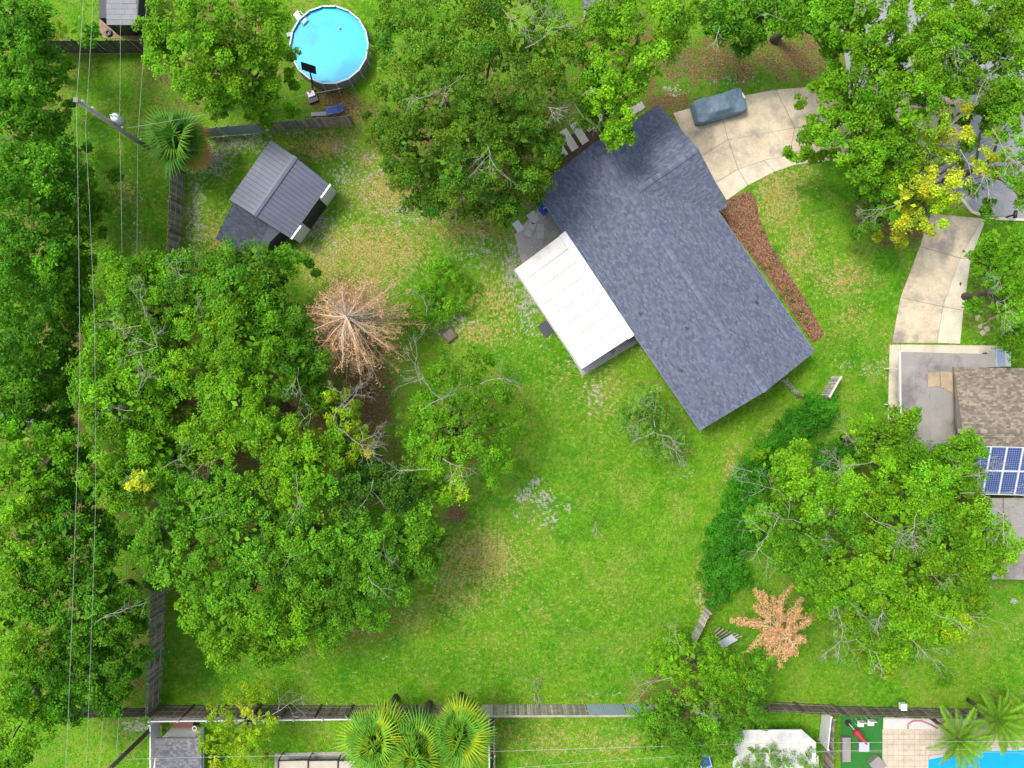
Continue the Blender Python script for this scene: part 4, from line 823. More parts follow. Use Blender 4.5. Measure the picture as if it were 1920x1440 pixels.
# palms
def fan_frond_mesh(key, mat, L=1.4, pet=.62, nseg=30, cols=None):
    me = bpy.data.meshes.new('frond'); V = []; F = []; C = []
    def add(pts, c):
        b = len(V); V.extend(pts); F.append(tuple(range(b, b + len(pts)))); C.extend([c] * len(pts))
    for sg in (-.025, .025): add([(0, sg, 0), (pet, sg * .7, .0), (pet, -sg * .7, .03), (0, -sg, .03)], cols[1])
    for i in range(nseg):
        a = math.radians(-118 + 236 * i / (nseg - 1)); l = L * (1 - .35 * abs(a) / 2.1) * random.uniform(.88, 1.06); w = .045
        d = Vector((math.cos(a), math.sin(a), 0)); s = Vector((-d.y, d.x, 0)); o = Vector((pet, 0, .02)); c = tuple(x * random.uniform(.85, 1.15) for x in cols[0])
        z1 = .10 * math.cos(a) ; m = o + d * l * .55 + Vector((0, 0, z1)); t = o + d * l + Vector((0, 0, z1 - random.uniform(.15, .4)))
        add([tuple(o), tuple(m - s * w), tuple(m + Vector((0, 0, .03)))], c); add([tuple(o), tuple(m + Vector((0, 0, .03))), tuple(m + s * w)], c)
        add([tuple(m - s * w), tuple(t), tuple(m + Vector((0, 0, .03)))], c); add([tuple(m + Vector((0, 0, .03))), tuple(t), tuple(m + s * w)], c)
    me.from_pydata(V, [], F); at = me.attributes.new('col', 'FLOAT_COLOR', 'POINT'); at.data.foreach_set('color', np.array([(*c, 1) for c in C], dtype=np.float32).ravel()); me.materials.append(mat); return me
FRG = [fan_frond_mesh(k, LEAF, cols=[c, (0.13, 0.19, 0.04)]) for k, c in enumerate([(0.14, 0.34, 0.03), (0.11, 0.28, 0.03), (0.22, 0.40, 0.03), (0.30, 0.40, 0.02)])]
FRY = [fan_frond_mesh(9, DRYLEAF, L=1.1, cols=[(0.48, 0.36, 0.04), (0.3, 0.2, 0.08)]), fan_frond_mesh(9, DRYLEAF, L=1.1, cols=[(0.40, 0.19, 0.06), (0.3, 0.2, 0.08)])]
FRD = [fan_frond_mesh(k, LEAF, cols=[c, (0.10, 0.15, 0.05)]) for k, c in enumerate([(0.07, 0.20, 0.03), (0.09, 0.23, 0.03), (0.13, 0.28, 0.03)])]
def palm(base, topz, label, meshes, n=34, dry=(), sc=1.0, group=None, lean=(0, 0)):
    b = P(*base, 0); root = thing('fan_palm', b, label, 'palm', group); top = b + Vector((lean[0], lean[1], topz))
    mb = MB(); mb.tube(wobble(b, top, 5, .01), [.24, .2, .19, .19, .2, .22], 10); mb.build('trunk', BARK, root, True)
    for k in range(n):
        a = k * 2.39996 + random.uniform(-.2, .2); f = k / n; el = math.radians(84 - 105 * f + random.uniform(-8, 8))
        o = bpy.data.objects.new('frond', random.choice(meshes)); link(o, root); o.location = top - b + Vector((0, 0, .15 - .35 * f))
        o.rotation_euler = (random.uniform(-.7, .7), -el, a); s = sc * random.uniform(.6, 1.2); o.scale = (s, s, s)
    for (ang, el) in dry:
        o = bpy.data.objects.new('dry_frond', random.choice(FRY)); link(o, root); o.location = top - b + Vector((0, 0, -.1)); o.rotation_euler = (random.uniform(-.3, .3), -math.radians(el), math.radians(ang)); s = sc; o.scale = (s, s, s)
    return root
palm((380, 294), 3.6, 'dark green fan palm beside the power pole and sheet metal fence', FRD, 26, [(330, -20), (300, -25), (40, -10), (310, -35), (320, -5)], 1.5)
palm((742, 1306), 5.2, 'fan palm at the outer end of the row of three, with cream flower tufts', FRG, 50, [(40, 10), (300, 0), (120, -20), (60, -15)], 1.42, lean=(-.5, -.8))
palm((806, 1318), 5.6, 'middle fan palm of the row of three', FRG, 52, [(100, -10), (70, 0), (130, -10), (50, -15), (300, -10)], 1.45, lean=(-.1, -.9))
palm((866, 1302), 5.4, 'fan palm with the most orange dry fronds, next to the vinyl fence', FRG, 50, [(80, -10), (60, -10), (100, -15), (45, -20), (20, -25), (320, -20), (300, -10), (280, -20), (120, -10)], 1.4, lean=(.2, -.5))
def feather_mesh(L=2.7, n=46):
    V = []; F = []; C = []
    def add(p, c): b = len(V); V.extend(p); F.append(tuple(range(b, b + len(p)))); C.extend([c] * len(p))
    spine = [Vector((L * t, 0, .35 * math.sin(t * 2.4) - .5 * t * t)) for t in [i / 12 for i in range(13)]]
    for i in range(12):
        a, b = spine[i], spine[i + 1]; add([tuple(a + Vector((0, -.02, 0))), tuple(b + Vector((0, -.015, 0))), tuple(b + Vector((0, .015, 0))), tuple(a + Vector((0, .02, 0)))], (0.16, 0.2, 0.05))
    for i in range(n):
        t = .12 + .88 * i / n; k = min(int(t * 12), 11); p = spine[k].lerp(spine[k + 1], t * 12 - k); ln = .62 * math.sin(.35 + t * 2.5)
        for sg in (-1, 1):
            d = Vector((.65, sg * .9, -.25 + random.uniform(-.15, .15))).normalized(); e = p + d * ln * random.uniform(.85, 1.1); s = Vector((.032, 0, 0)); c = tuple(x * random.uniform(.75, 1.3) for x in (0.16, 0.33, 0.02))
            m = p.lerp(e, .5); add([tuple(p), tuple(m - s), tuple(e), tuple(m + s)], c)
    me = bpy.data.meshes.new('frond'); me.from_pydata(V, [], F); at = me.attributes.new('col', 'FLOAT_COLOR', 'POINT'); at.data.foreach_set('color', np.array([(*c, 1) for c in C], dtype=np.float32).ravel()); me.materials.append(LEAF); return me
FEA = [feather_mesh(), feather_mesh(2.3), feather_mesh(2.8)]
def feather_palm(base, topz, label, n=30, sc=.85):
    b = P(*base, 0); root = thing('feather_palm', b, label, 'palm'); top = b + Vector((0, 0, topz))
    mb = MB(); mb.tube(wobble(b, top, 4, .01), [.16, .13, .12, .12, .13], 8); mb.build('trunk', BARK, root, True)
    for k in range(n):
        a = k * 2.39996; f = k / n; el = math.radians(65 - 75 * f + random.uniform(-8, 8)); o = bpy.data.objects.new('frond', random.choice(FEA)); link(o, root)
        o.location = top - b; o.rotation_euler = (random.uniform(-.3, .3), -el, a); s = sc * random.uniform(.85, 1.1); o.scale = (s, s, s)
feather_palm((1745, 1345), 3.4, 'feathery palm leaning over the blue garden pool beside the tan deck')
feather_palm((1815, 1312), 3.4, 'feathery palm at the fence behind the blue garden pool')
feather_palm((1880, 1322), 3.0, 'feathery palm at the far end of the pool garden fence', 18, .9)

# ------------------------------------------------------------------ round pool, hoop, lounger
def round_pool():
    z = 1.32; c = P(617, 84, z); c.z = 0; R = M(73, z); root = thing('round_pool', c, 'round above ground pool with bright blue water and grey panel wall', 'pool'); N = 18
    for k in range(N):
        a0 = 2 * math.pi * k / N + .012; a1 = 2 * math.pi * (k + 1) / N - .012; mb = MB(); rows = [[], []]
        for i in range(4):
            a = a0 + (a1 - a0) * i / 3; rows[0].append((c.x + R * math.cos(a), c.y + R * math.sin(a), .02)); rows[1].append((c.x + R * math.cos(a), c.y + R * math.sin(a), z))
        mb.grid(rows); mb.build('wall_panel', plain('pool_wall_grey', (0.24, 0.25, 0.26), .5, .25, 3.0), root)
        a = 2 * math.pi * k / N; p = c + Vector((math.cos(a), math.sin(a), 0)) * (R + .035); MB().box((p.x, p.y, z / 2 + .01), (.07, .12, z), a).build('upright', plain('pale_grey_metal', (0.45, 0.44, 0.42)), root)
        p2 = c + Vector((math.cos(a), math.sin(a), 0)) * (R + .42); MB().tube([(p.x, p.y, z * .62), (p2.x, p2.y, .02)], .025, 4).build('brace', plain('pale_grey_metal', (0.45, 0.44, 0.42)), root)
        mb = MB(); q = [c + Vector((math.cos(a_), math.sin(a_), 0)) * r for r, a_ in ((R - .05, a0), (R + .06, a0), (R + .06, a1), (R - .05, a1))]
        mb.prism([(p.x, p.y) for p in q], z + .002, z + .04); mb.build('top_rail', plain('pool_rail', (0.50, 0.58, 0.62), .4, .08), root)
    t = NT('pool_liner_water'); n1 = t.noise(.32, 3); cm = t.mix(t.ramp(n1, .42, .58), (0.001, 0.26, 0.46), (0.008, 0.36, 0.55)); cm = t.mix(t.math('MULTIPLY', t.ramp(t.noise(7, 2, .5), .45, .7), .15), cm, (0.06, 0.42, 0.58)); t.base(cm); t.rough(0.06); t.bump(t.noise(5, 2), .06, .02)  # patchy blue liner tones, with sky and cloud reflections painted into them
    pts = [(c.x + (R - .02) * math.cos(2 * math.pi * k / 54), c.y + (R - .02) * math.sin(2 * math.pi * k / 54)) for k in range(54)]
    MB().prism(pts, z - .32, z - .16).build('water', t.mat, root); NOGRASS.append(pts)
    lad = MB(); d = Vector((-.72, .69, 0)); s = Vector((-d.y, d.x, 0)); e = c + d * R
    for sg in (-.25, .25):
        o = e + s * sg; lad.tube([o + d * .55, o + d * .5 + Vector((0, 0, 1.3)), o + d * .15 + Vector((0, 0, 1.75)), o - d * .25 + Vector((0, 0, 1.7)), o - d * .45 + Vector((0, 0, .9))], .025, 6)
    for k in range(4): m = e + d * .54 + Vector((0, 0, .3 + k * .32)); lad.box(m, (.18, .5, .03), math.atan2(d.y, d.x))
    for k in range(2): m = e - d * (.36 + .06 * k) + Vector((0, 0, 1.45 - k * .22)); lad.box(m, (.12, .5, .03), math.atan2(d.y, d.x))
    lad.build('ladder', VINYL, root)
    p = P(637, 53, z - .15); MB().tube([(p.x, p.y, z - .159), (p.x, p.y, z - .10), (p.x, p.y, z - .06)], [.13, .13, .05], 12).build('floating_dispenser', GREYPL, root)
    p = P(543, 66, 1.0); MB().box((p.x, p.y, .85), (.35, .3, .6), .2).build('skimmer', GREYPL, root)
round_pool()
def hoop():
    b = P(586, 182); root = thing('basketball_hoop', b, 'portable basketball hoop with black backboard leaning over the round pool', 'basketball hoop')
    mb = MB(); ax = math.radians(110)
    mb.box((b.x, b.y, .12), (1.0, .75, .24), ax); mb.build('base', BLACK, root)
    MB().box((b.x - .02, b.y + .12, .30), (.42, .55, .12), ax).build('white_cover', VINYL, root); MB().box((b.x - .12, b.y + .3, .375), (.22, .2, .03), ax).build('red_patch', REDPL, root)
    top = P(579, 128, 2.95); p0 = P(592, 162, .3); mb = MB(); mb.tube([(b.x + .1, b.y + .4, .25), (p0.x, p0.y + .1, 1.5), (top.x + .05, top.y - .12, 2.9)], .06, 8); mb.build('pole', BLACK, root)
    n = Vector((math.cos(math.radians(70)), math.sin(math.radians(70)), 0)); R = Matrix.Rotation(math.radians(-18), 3, 'Z') @ Matrix.Rotation(math.radians(62), 3, 'X')
    bb = MB().box(top + Vector((0, 0, .05)), (1.15, .72, .04), mtx=R).build('backboard', BLACK, root)
    rim = MB(); pc_ = top + R @ Vector((0, -.2, .02)) + Vector((.06, .26, -.1)); rim.tube([pc_ + Vector((.23 * math.cos(a), .23 * math.sin(a), 0)) for a in [2 * math.pi * k / 14 for k in range(15)]], .012, 5); rim.build('rim', DKMETAL, root)
hoop()
def lounger():
    c = P(629, 209); root = thing('sun_lounger', c, 'blue folding sun lounger beside the sheet metal fence', 'lounger'); a = math.radians(8); R = Matrix.Rotation(a, 3, 'Z')
    f = MB(); 
    for y in (-.28, .28): f.tube([c + R @ Vector((-.7, y, .32)), c + R @ Vector((.25, y, .32)), c + R @ Vector((.75, y, .75))], .025, 6)
    f.build('frame', GREYPL, root)
    MB().grid([[c + R @ Vector((x, y, .335)) for x in (-.68, -.2, .26)] for y in (-.26, .26)]).build('seat', BLUEPL, root); MB().grid([[c + R @ Vector((x, y, z)) for x, z in ((.27, .335), (.5, .55), (.74, .76))] for y in (-.26, .26)]).build('backrest', BLUEPL, root)
    for x in (-.5, .3):
        for y in (-.27, .27): p = c + R @ Vector((x, y, 0)); MB().tube([p, p + Vector((0, 0, .32))], .02, 6).build('leg', GREYPL, root)
    ar = MB()
    for y in (-.33, .33): ar.box(c + R @ Vector((.1, y, .5)), (.5, .05, .03), a)
    ar.build('armrest', BLUEPL, root)
lounger()
c = P(600, 214); root = thing('deck_board', c, 'grey plank lying beside the blue lounger', 'plank'); MB().box((c.x, c.y, .06), (1.35, .3, .06), math.radians(3)).build('board', GREYPL, root); MB().box((c.x, c.y, .015), (1.2, .12, .03), math.radians(3)).build('batten', WOODG, root)

# ------------------------------------------------------------------ covered car
def covered_car():
    z = .9; c = P(1351.5, 197, z); c.z = .03; L, W = 4.25, 1.86; a = math.radians(16); R = Matrix.Rotation(a, 3, 'Z')
    root = thing('covered_car', c, 'parked car under a slate blue fitted cover on the pale driveway', 'car')
    nx, ny = 46, 26; rows = []
    def top(x):  # side profile, metres along the car
        pr = [(-2.13, .62), (-2.0, .86), (-1.5, .98), (-1.0, 1.25), (-.45, 1.44), (.3, 1.42), (.95, 1.08), (1.3, .96), (1.85, .84), (2.13, .58)]
        for (x0, z0), (x1, z1) in zip(pr, pr[1:]):
            if x0 <= x <= x1: t = (x - x0) / (x1 - x0); t = t * t * (3 - 2 * t) * .4 + t * .6; return z0 + (z1 - z0) * t
        return pr[0][1]
    for i in range(nx + 1):
        s = -1 + 2 * i / nx; row = []
        for j in range(ny + 1):
            t = -1 + 2 * j / ny; sx = math.copysign(abs(s) ** .8, s); x = L / 2 * sx
            hw = W / 2 * (1 - max(0, abs(sx) - .72) ** 2 * 2.4); e = abs(t)
            yv = math.copysign(min(1, e / .78) ** .9, t) * hw; edge = max(0, (e - .5) / .5)
            zt = top(max(-2.13, min(2.13, x))); cab = max(0, zt - .95)
            inn = 1 - .28 * cab * max(0, min(1, (e - .35) / .35)) * (1 if e < .78 else .0)
            zz = zt - .10 * edge ** 2 - cab * max(0, min(1, (e - .42) / .3)) * .75
            if e > .78: zz = zz + (.12 - zz) * ((e - .78) / .22) ** .8; yv *= 1.0 + .02 * math.sin(x * 9)
            if abs(s) > .94: zz = zz + (.12 - zz) * ((abs(s) - .94) / .06)
            zz += .012 * math.sin(x * 7 + t * 5) * (1 - edge) + .01 * math.sin(x * 13 - t * 9)
            row.append(c + R @ Vector((x, yv * (inn if e < .78 else 1), zz)))
        rows.append(row)
    t = NT('car_cover_fabric'); n = t.noise(3, 4); st = t.math('MULTIPLY', t.ramp(t.noise(2.2, 5, .7), .56, .66), .45)
    cc_ = t.mix(st, t.mix(t.ramp(n, .3, .7), (0.080, 0.130, 0.170), (0.112, 0.170, 0.215)), (0.28, 0.32, 0.31)); t.base(cc_); t.rough(.55); t.bump(t.noise(6, 4), .35, .03)
    MB().grid(rows).build('cover', t.mat, root, True)
    MB().box(c + R @ Vector((1.9, .25, .84)), (.12, .45, .02), a + .25).build('cover_badge', WHITE, root)
    hem = MB()
    for sg in (-1, 1): hem.tube([c + R @ Vector((x, sg * (W / 2 * .995), .15)) for x in (-1.6, -.8, 0, .8, 1.6)], .02, 5)
    hem.build('elastic_hem', DKMETAL, root)
    for x in (-1.3, 1.3):
        for y in (-.72, .72):
            p = c + R @ Vector((x, y, .31)); d = R @ Vector((0, .1, 0)); MB().tube([p - d, p + d], .31, 14).build('wheel', BLACK, root)
covered_car()

# ------------------------------------------------------------------ utility poles and wires
def wire(pts, r, label, mat=WIRE, sag=.25, group=None):
    """pts: (u, v, z) photo points with heights"""
    ws = [P(*p) for p in pts]; out = []
    for a, b in zip(ws, ws[1:]):
        n = 8
        for i in range(n): t = i / n; q = a.lerp(b, t); q.z -= sag * 4 * t * (1 - t); out.append(q)
    out.append(ws[-1]); mb = MB(); mb.tube(out, r * .62, 4); o = mb.build('overhead_wire', mat); tag(o, label, 'wire', group); return o
pb = P(319, 304); ptp = P(142, 187, 12.7); up = Vector((ptp.x - pb.x, ptp.y - pb.y, 12.7))
pole = thing('utility_pole', pb, 'weathered wooden utility pole with white transformer beside the dark fan palm', 'utility pole')
MB().tube([pb, pb + up * .5, pb + up], [.19, .165, .13], 12).build('pole', WOODG, pole, True)
def on(z): return pb + up * (z / 12.7)
tz = 8.5; q = on(tz) + Vector((.38, .30, 0))
tfm = MB(); tfm.tube([q + Vector((0, 0, -.5)), q + Vector((0, 0, .42)), q + Vector((0, 0, .5))], [.28, .29, .2], 16); tf = tfm.build('transformer', plain('transformer_grey', (0.62, 0.65, 0.68), .4, .08), pole, True)
for dx in (-.1, .12): MB().tube([q + Vector((dx, .03, .48)), q + Vector((dx, .03, .78))], [.05, .03], 8).build('bushing', plain('transformer_grey', (0.6, 0.6, 0.6)), tf)
MB().box(on(tz) + Vector((.16, .13, .1)), (.3, .08, .12), math.radians(38)).build('bracket', DKMETAL, pole)
for z in (12.3, 11.2, 7.6, 5.1): MB().tube([on(z) + Vector((.12, .05, .0)), on(z) + Vector((.28, .08, .06))], [.05, .07], 8).build('insulator', VINYL, pole)
MB().box(on(12.7), (.3, .3, .05)).build('pole_cap', DKMETAL, pole)
WG = 'power lines strung along the wood'
wire([(158,-40,12.4),(143,190,12.4),(150,700,11.9),(128,1340,11.9),(116,1540,12.4)], .02, 'outermost power line strung from the tips of both poles along the wood', sag=.05, group=WG)
wire([(176,-40,11.2),(160,240,11.2),(177,600,10.6),(179,950,10.5),(160,1480,11.0)], .018, 'power line running just inside the outermost one, hung below the pole tip', sag=.05, group=WG)
wire([(226,-40,7.6),(224,240,7.6),(229,500,7.1),(221,940,7.1),(186,1440,7.5)], .018, 'power line level with the white transformer over the mown strip', sag=.05, group=WG)
wire([(278,-40,5.1),(258,262,5.1),(256,520,4.8),(244,950,4.7),(218,1420,5.0)], .024, 'lowest and thickest cable along the poles, next to the dark fan palm', sag=.03, group=WG)
wire([(238,240,6.9),(400,212,6.3),(560,180,5.8),(640,165,5.6)], .02, 'service wire from the transformer pole past the round pool', sag=.06)
wire([(230,236,7.2),(120,280,9.0)], .012, 'thin black stay cable between the transformer pole and the wood', WIREB, sag=.0)
wire([(95,-10,6.0),(150,12,4.8),(182,28,3.4)], .014, 'thin service wire dropping to the small grey roof', sag=.03)
pb2 = P(297, 1354); k2 = 12.7; pole2 = thing('utility_pole', pb2, 'dark utility pole leaning past the white vinyl fence corner', 'utility pole')
MB().tube([pb2, pb2 + Vector((0, 0, 6.3)), pb2 + Vector((0, 0, 12.7))], [.18, .16, .13], 12).build('pole', WOODM, pole2, True)
for z in (12.3, 11.0, 7.5, 5.0): MB().box(pb2 + Vector((-.16, 0, z)), (.3, .1, .1)).build('bracket', DKMETAL, pole2)
MB().box(pb2 + Vector((0, .12, 7.2)), (.6, .05, .08)).build('crossarm', GREYPL, pole2)
wire([(232,1424,5.6),(480,1418,5.2),(900,1410,4.9),(1440,1394,4.9),(1940,1390,5.2)], .022, 'white service wire crossing the lower gardens above the vinyl fence', sag=.04)
wire([(900,1445,4.4),(1240,1420,4.3),(1560,1408,4.3),(1940,1404,4.4)], .018, 'lower service wire crossing the gardens towards the blue pool', sag=.04)
wire([(1530,1410,4.0),(1700,1410,4.0),(1940,1412,4.0)], .014, 'thin cable over the artificial turf garden', sag=.03)

# ------------------------------------------------------------------ neighbouring buildings
GREYS = [srgb(118,118,122), srgb(104,104,110), srgb(132,130,132)]
GREYS = [tuple(x * .63 for x in c) for c in GREYS]
TANS = [tuple(x * .54 for x in srgb(*c)) for c in ((150,140,122), (128,118,102), (166,154,134), (140,126,112))]
# small grey roofed shed at the top
z = 2.9; q = [P(194,-60,z), P(262,-60,z), P(258,38,z), P(200,47,z)]
sh2 = thing('garden_shed', Vector(((q[0].x + q[2].x) / 2, (q[0].y + q[2].y) / 2, 0)), 'small dark walled shed with pale grey roof behind the dark stained fence', 'shed')
wp = [P(222,-52), P(272,-52), P(272,66), P(222,66)]
MB().prism([(p.x, p.y) for p in wp], 0, z - .16).build('wall', NAVY, sh2)
r2 = MB().prism([(p.x, p.y) for p in q], z - .14, z).build('roof', plain('roof_deck_grey', GREYS[1]), sh2)
tabs(q[3] + Vector((0, 0, .0)), (1, 0, 0), (0, 1, 0), (q[2].x - q[3].x) - .05, q[0].y - q[3].y - .1, [tuple(np.array(GREYS[0]) * k_) for k_ in (1.45, 1.5, 1.55)], 'shingles', r2, tw=1.0, ex=.4, jit=.05)
MB().box((wp[3].x + 1.1, wp[3].y - .03, 1.0), (.9, .04, 1.9)).build('door', DKMETAL, sh2); MB().box((wp[2].x + .02, wp[2].y + 2.5, 1.4), (.04, .8, .8)).build('window', GLASS, sh2)
bed = PX([(188,-40),(200,-40),(222,66),(275,66),(275,72),(196,72),(186,60)])
o = MB().prism([(p.x, p.y) for p in bed], -.1, .02).build('mulch_bed', plain('pale_mulch', (0.30, 0.20, 0.13), 1, .4, 1.5, bump=.8)); o['kind'] = 'structure'; NOGRASS.append([(p.x, p.y) for p in bed])
c = P(205, 63); tyre = MB(); tyre.tube([(c.x + .2 * math.cos(a), c.y + .2 * math.sin(a), .12) for a in [2 * math.pi * k / 16 for k in range(17)]], .085, 8)
root = thing('garden_planter', c, 'small black round planter on the mulch by the pale grey roofed shed', 'planter'); tyre.build('ring', BLACK, root, True); MB().cyl(c, .14, .1, 12).build('soil', SOILJ, root)
# right hand neighbour: tan shingle roof, solar array, flat roofs
zf = 2.7
nh = thing('neighbour_house', P(1850, 800), 'tan shingled house with flat grey side roofs and solar panels', 'house')
fl = [[(1689,659),(1716,659),(1718,875),(1691,875)],[(1716,659),(1742,660),(1744,875),(1718,875)],[(1742,660),(1768,661),(1768,875),(1744,875)],[(1768,661),(1800,662),(1793,700),(1793,875),(1768,875)],[(1800,662),(1858,664),(1856,688),(1795,690)]]
FASC = MB()
for pl in fl:
    q = PX(pl, zf); cen = sum(q, Vector((0, 0, 0))) / len(q); q = [cen + (p - cen) * .992 for p in q]
    MB().prism([(p.x, p.y) for p in q], zf - .12, zf).build('flat_roof_panel', MEMBR, nh)
for a, b in (((1688,657),(1690,880)),):
    p, q = P(*a, zf), P(*b, zf); d = q - p; FASC.box((p + q) / 2 - Vector((.02, 0, .06)), (d.length, .09, .2), math.atan2(d.y, d.x))
FASC.build('fascia', WHITE, nh)
for v in (690, 760, 830): p = P(1693, v, zf); MB().box((p.x, p.y, (zf - .13) / 2), (.1, .1, zf - .13)).build('post', WHITE, nh)
zt0 = 2.75
MB().prism([(p.x, p.y) for p in PX([(1792,700),(2050,706),(2050,925),(1800,920)], 1.3)], 0, zt0 - .1).build('wall', STUCCO, nh)
e0, e1, t1, t0 = P(1787,688,zt0), P(2060,694,zt0), P(2060,812,4.0), P(1795,808,4.0)
tr_ = MB(); q = [e0, e1, t1, t0]; tr_.prism([(p.x, p.y) for p in q], [p.z - .12 for p in q], [p.z for p in q])
s0, s1 = P(2060,932,2.9), P(1808,926,2.9); q = [t0, t1, s0, s1]; tr_.prism([(p.x, p.y) for p in q], [p.z - .121 for p in q], [p.z - .001 for p in q])
nr = tr_.build('roof', plain('roof_deck_tan', TANS[1]), nh)
ev = (e1 - e0).normalized(); sv = t0 - e0; sv = sv - ev * sv.dot(ev)
tabs(e0 + Vector((.05, 0, 0)), ev, sv.normalized(), (e1 - e0).length - .1, sv.length, TANS, 'shingles', nr)
ev2 = (s1 - s0).normalized(); sv2 = t1 - s0; sv2 = sv2 - ev2 * sv2.dot(ev2)
tabs(s0, ev2, sv2.normalized(), (s1 - s0).length, sv2.length, TANS, 'shingles', nr)
ridge_caps(t0, t1, .15, TANS, nr, .3)
p, q = P(1791,700,zt0), P(1797,802,zt0 + .9); MB().tube([p + Vector((-.08, 0, -.05)), q + Vector((-.08, 0, -.05))], .07, 6).build('gutter', WHITE, nr)
# solar array on the far slope
t = NT('solar_cell'); tc = t.n.new('ShaderNodeTexCoord').outputs['Object']
br = t.n.new('ShaderNodeTexBrick'); br.offset = 0.0; br.inputs['Scale'].default_value = 1.0; br.inputs['Mortar Size'].default_value = .012; br.inputs['Brick Width'].default_value = .165; br.inputs['Row Height'].default_value = .165
br.inputs['Color1'].default_value = (0.010, 0.026, 0.105, 1); br.inputs['Color2'].default_value = (0.014, 0.034, 0.13, 1); br.inputs['Mortar'].default_value = (0.16, 0.20, 0.30, 1)
t.l.new(tc, br.inputs['Vector']); t.base(br.outputs[0]); t.rough(.22); SOLAR = t.mat
sn = Vector(np.cross(np.array(s1 - s0), np.array(t1 - s0))); sn = sn.normalized(); sn = sn if sn.z > 0 else -sn
xa = (s0 - s1).normalized(); ya = (t0 - s1); ya = (ya - xa * ya.dot(xa)).normalized()
O_ = s1 + sn * .12 + xa * .12 + ya * .05
R = Matrix((xa, ya, sn)).transposed()
pw, ph = 1.16, 1.86
for r_ in range(2):
    for k in range(6):
        ctr = O_ + xa * (pw * (k + .5) + .02 * k) + ya * (ph * (r_ + .5) + .02 * r_)
        me = MB(); me.box((0, 0, 0), (pw - .06, ph - .06, .03)); m_ = me.mesh('solar_panel', Vector((0, 0, 0))); m_.materials.append(SOLAR); o = bpy.data.objects.new('solar_panel', m_); link(o, nr); o.location = ctr - ORG[nr.name]; o.rotation_mode = 'QUATERNION'; o.rotation_quaternion = R.to_quaternion(); ORG[o.name] = Vector((0, 0, 0))
        # aluminium frame bars, joined into the panel mesh as a second material
        f = MB(); 
        f.box((0, 0, 0), (pw - .06, ph - .06, .03), mi=0)
        for sx in (-1, 1): f.box((sx * (pw / 2 - .022), 0, .004), (.05, ph - .01, .045), mi=1)
        for sy in (-1, 1): f.box((0, sy * (ph / 2 - .022), .005), (pw - .01, .05, .046), mi=1)
        m2 = f.mesh('solar_panel', Vector((0, 0, 0))); m2.materials.append(SOLAR); m2.materials.append(VINYL); o.data = m2
# lower flat roof
for pl in ([(1846,934),(1880,934),(1880,985),(1850,985)],[(1882,934),(1990,934),(1990,985),(1882,985)],[(1850,988),(1990,988),(1990,1036),(1850,1036)],[(1860,1039),(1990,1039),(1990,1088),(1860,1086)]):
    q = PX(pl, 2.6); MB().prism([(p.x, p.y) for p in q], 2.48, 2.6).build('flat_roof_panel', MEMBR, nh)
MB().prism([(p.x, p.y) for p in PX([(1862,940),(1980,940),(1980,1075),(1862,1075)], .8)], 0, 2.47).build('wall', STUCCO, nh)
for pl in ([(1739,699),(1761,697),(1762,724),(1740,726)],[(1763,696),(1787,698),(1788,738),(1765,726)]):
    q = PX(pl, zf + .06); rt_ = thing('plywood_sheet', sum(q, Vector((0, 0, 0))) / 4, 'square tan board on the middle of the flat grey roof' if pl[0][0] < 1750 else 'skewed tan board touching the tan shingles on the flat grey roof', 'board', 'boards lying on the flat roof')
    MB().prism([(p.x, p.y) for p in q], zf + .035, zf + .06).build('sheet', PLYWD, rt_); cen = sum(q, Vector((0, 0, 0))) / 4; MB().box((cen.x, cen.y, zf + .018), (.5, .08, .03)).build('batten', WOODG, rt_)
def ac_unit(c, sx, sy, h, label, name, cat, rz=0.0, mat=WHITE, grill=True):
    root = thing(name, c, label, cat); MB().box((c.x, c.y, c.z + h / 2), (sx, sy, h), rz).build('casing', mat, root)
    if grill:
        mb = MB()
        for k in range(6): mb.box(c + Matrix.Rotation(rz, 3, 'Z') @ Vector((0, -sy * .38 + k * sy * .15, h + .012)), (sx * .8, .03, .02), rz)
        mb.build('grille', GREYPL, root)
    return root
c = P(1785, 797, .5); c.z = .03; ac_unit(c, .45, .8, .8, 'narrow white unit with dark vents against the tan roof edge', 'air_conditioner', 'air conditioner')
ac = ac_unit(P(1864, 672, .0), 1.15, 1.35, 1.1, 'square white box unit at the corner of the tan shingled house', 'equipment_box', 'box', .02, VINYL, False)
c = ORG[ac.name]; MB().box((c.x - .2, c.y, c.z + 1.112), (.55, 1.3, .02), .02).build('lid', plain('pale_blue_lid', (0.45, 0.58, 0.75), .4, .08), ac); MB().box((c.x + .3, c.y, c.z + 1.11), (.4, 1.3, .015), .02).build('lid', WHITE, ac)
c = P(1843, 665); root = thing('garden_pot', c, 'small black pot beside the square white box unit', 'pot'); MB().cyl(c, .13, .3, 12, .17).build('pot', BLACK, root); MB().cyl(c + Vector((0, 0, .26)), .14, .02, 10).build('soil', SOILJ, root)
# roof glimpsed at the top
z = 3.0; root = thing('neighbour_house', P(1115, -10), 'grey roofed house glimpsed behind the bright tree at the top', 'house')
q = PX([(1090,-60),(1160,-60),(1152,14),(1094,18)], z); rr = MB().prism([(p.x, p.y) for p in q], z - .14, z).build('roof', plain('roof_deck_grey', GREYS[1]), root)
tabs(q[3], (1, 0, 0), (0, 1, 0), q[2].x - q[3].x, 2.6, GREYS, 'shingles', rr); MB().prism([(p.x, p.y) for p in PX([(1096,-50),(1150,-50),(1146,18),(1098,22)], 1.4)], 0, z - .15).build('wall', STUCCO, root)
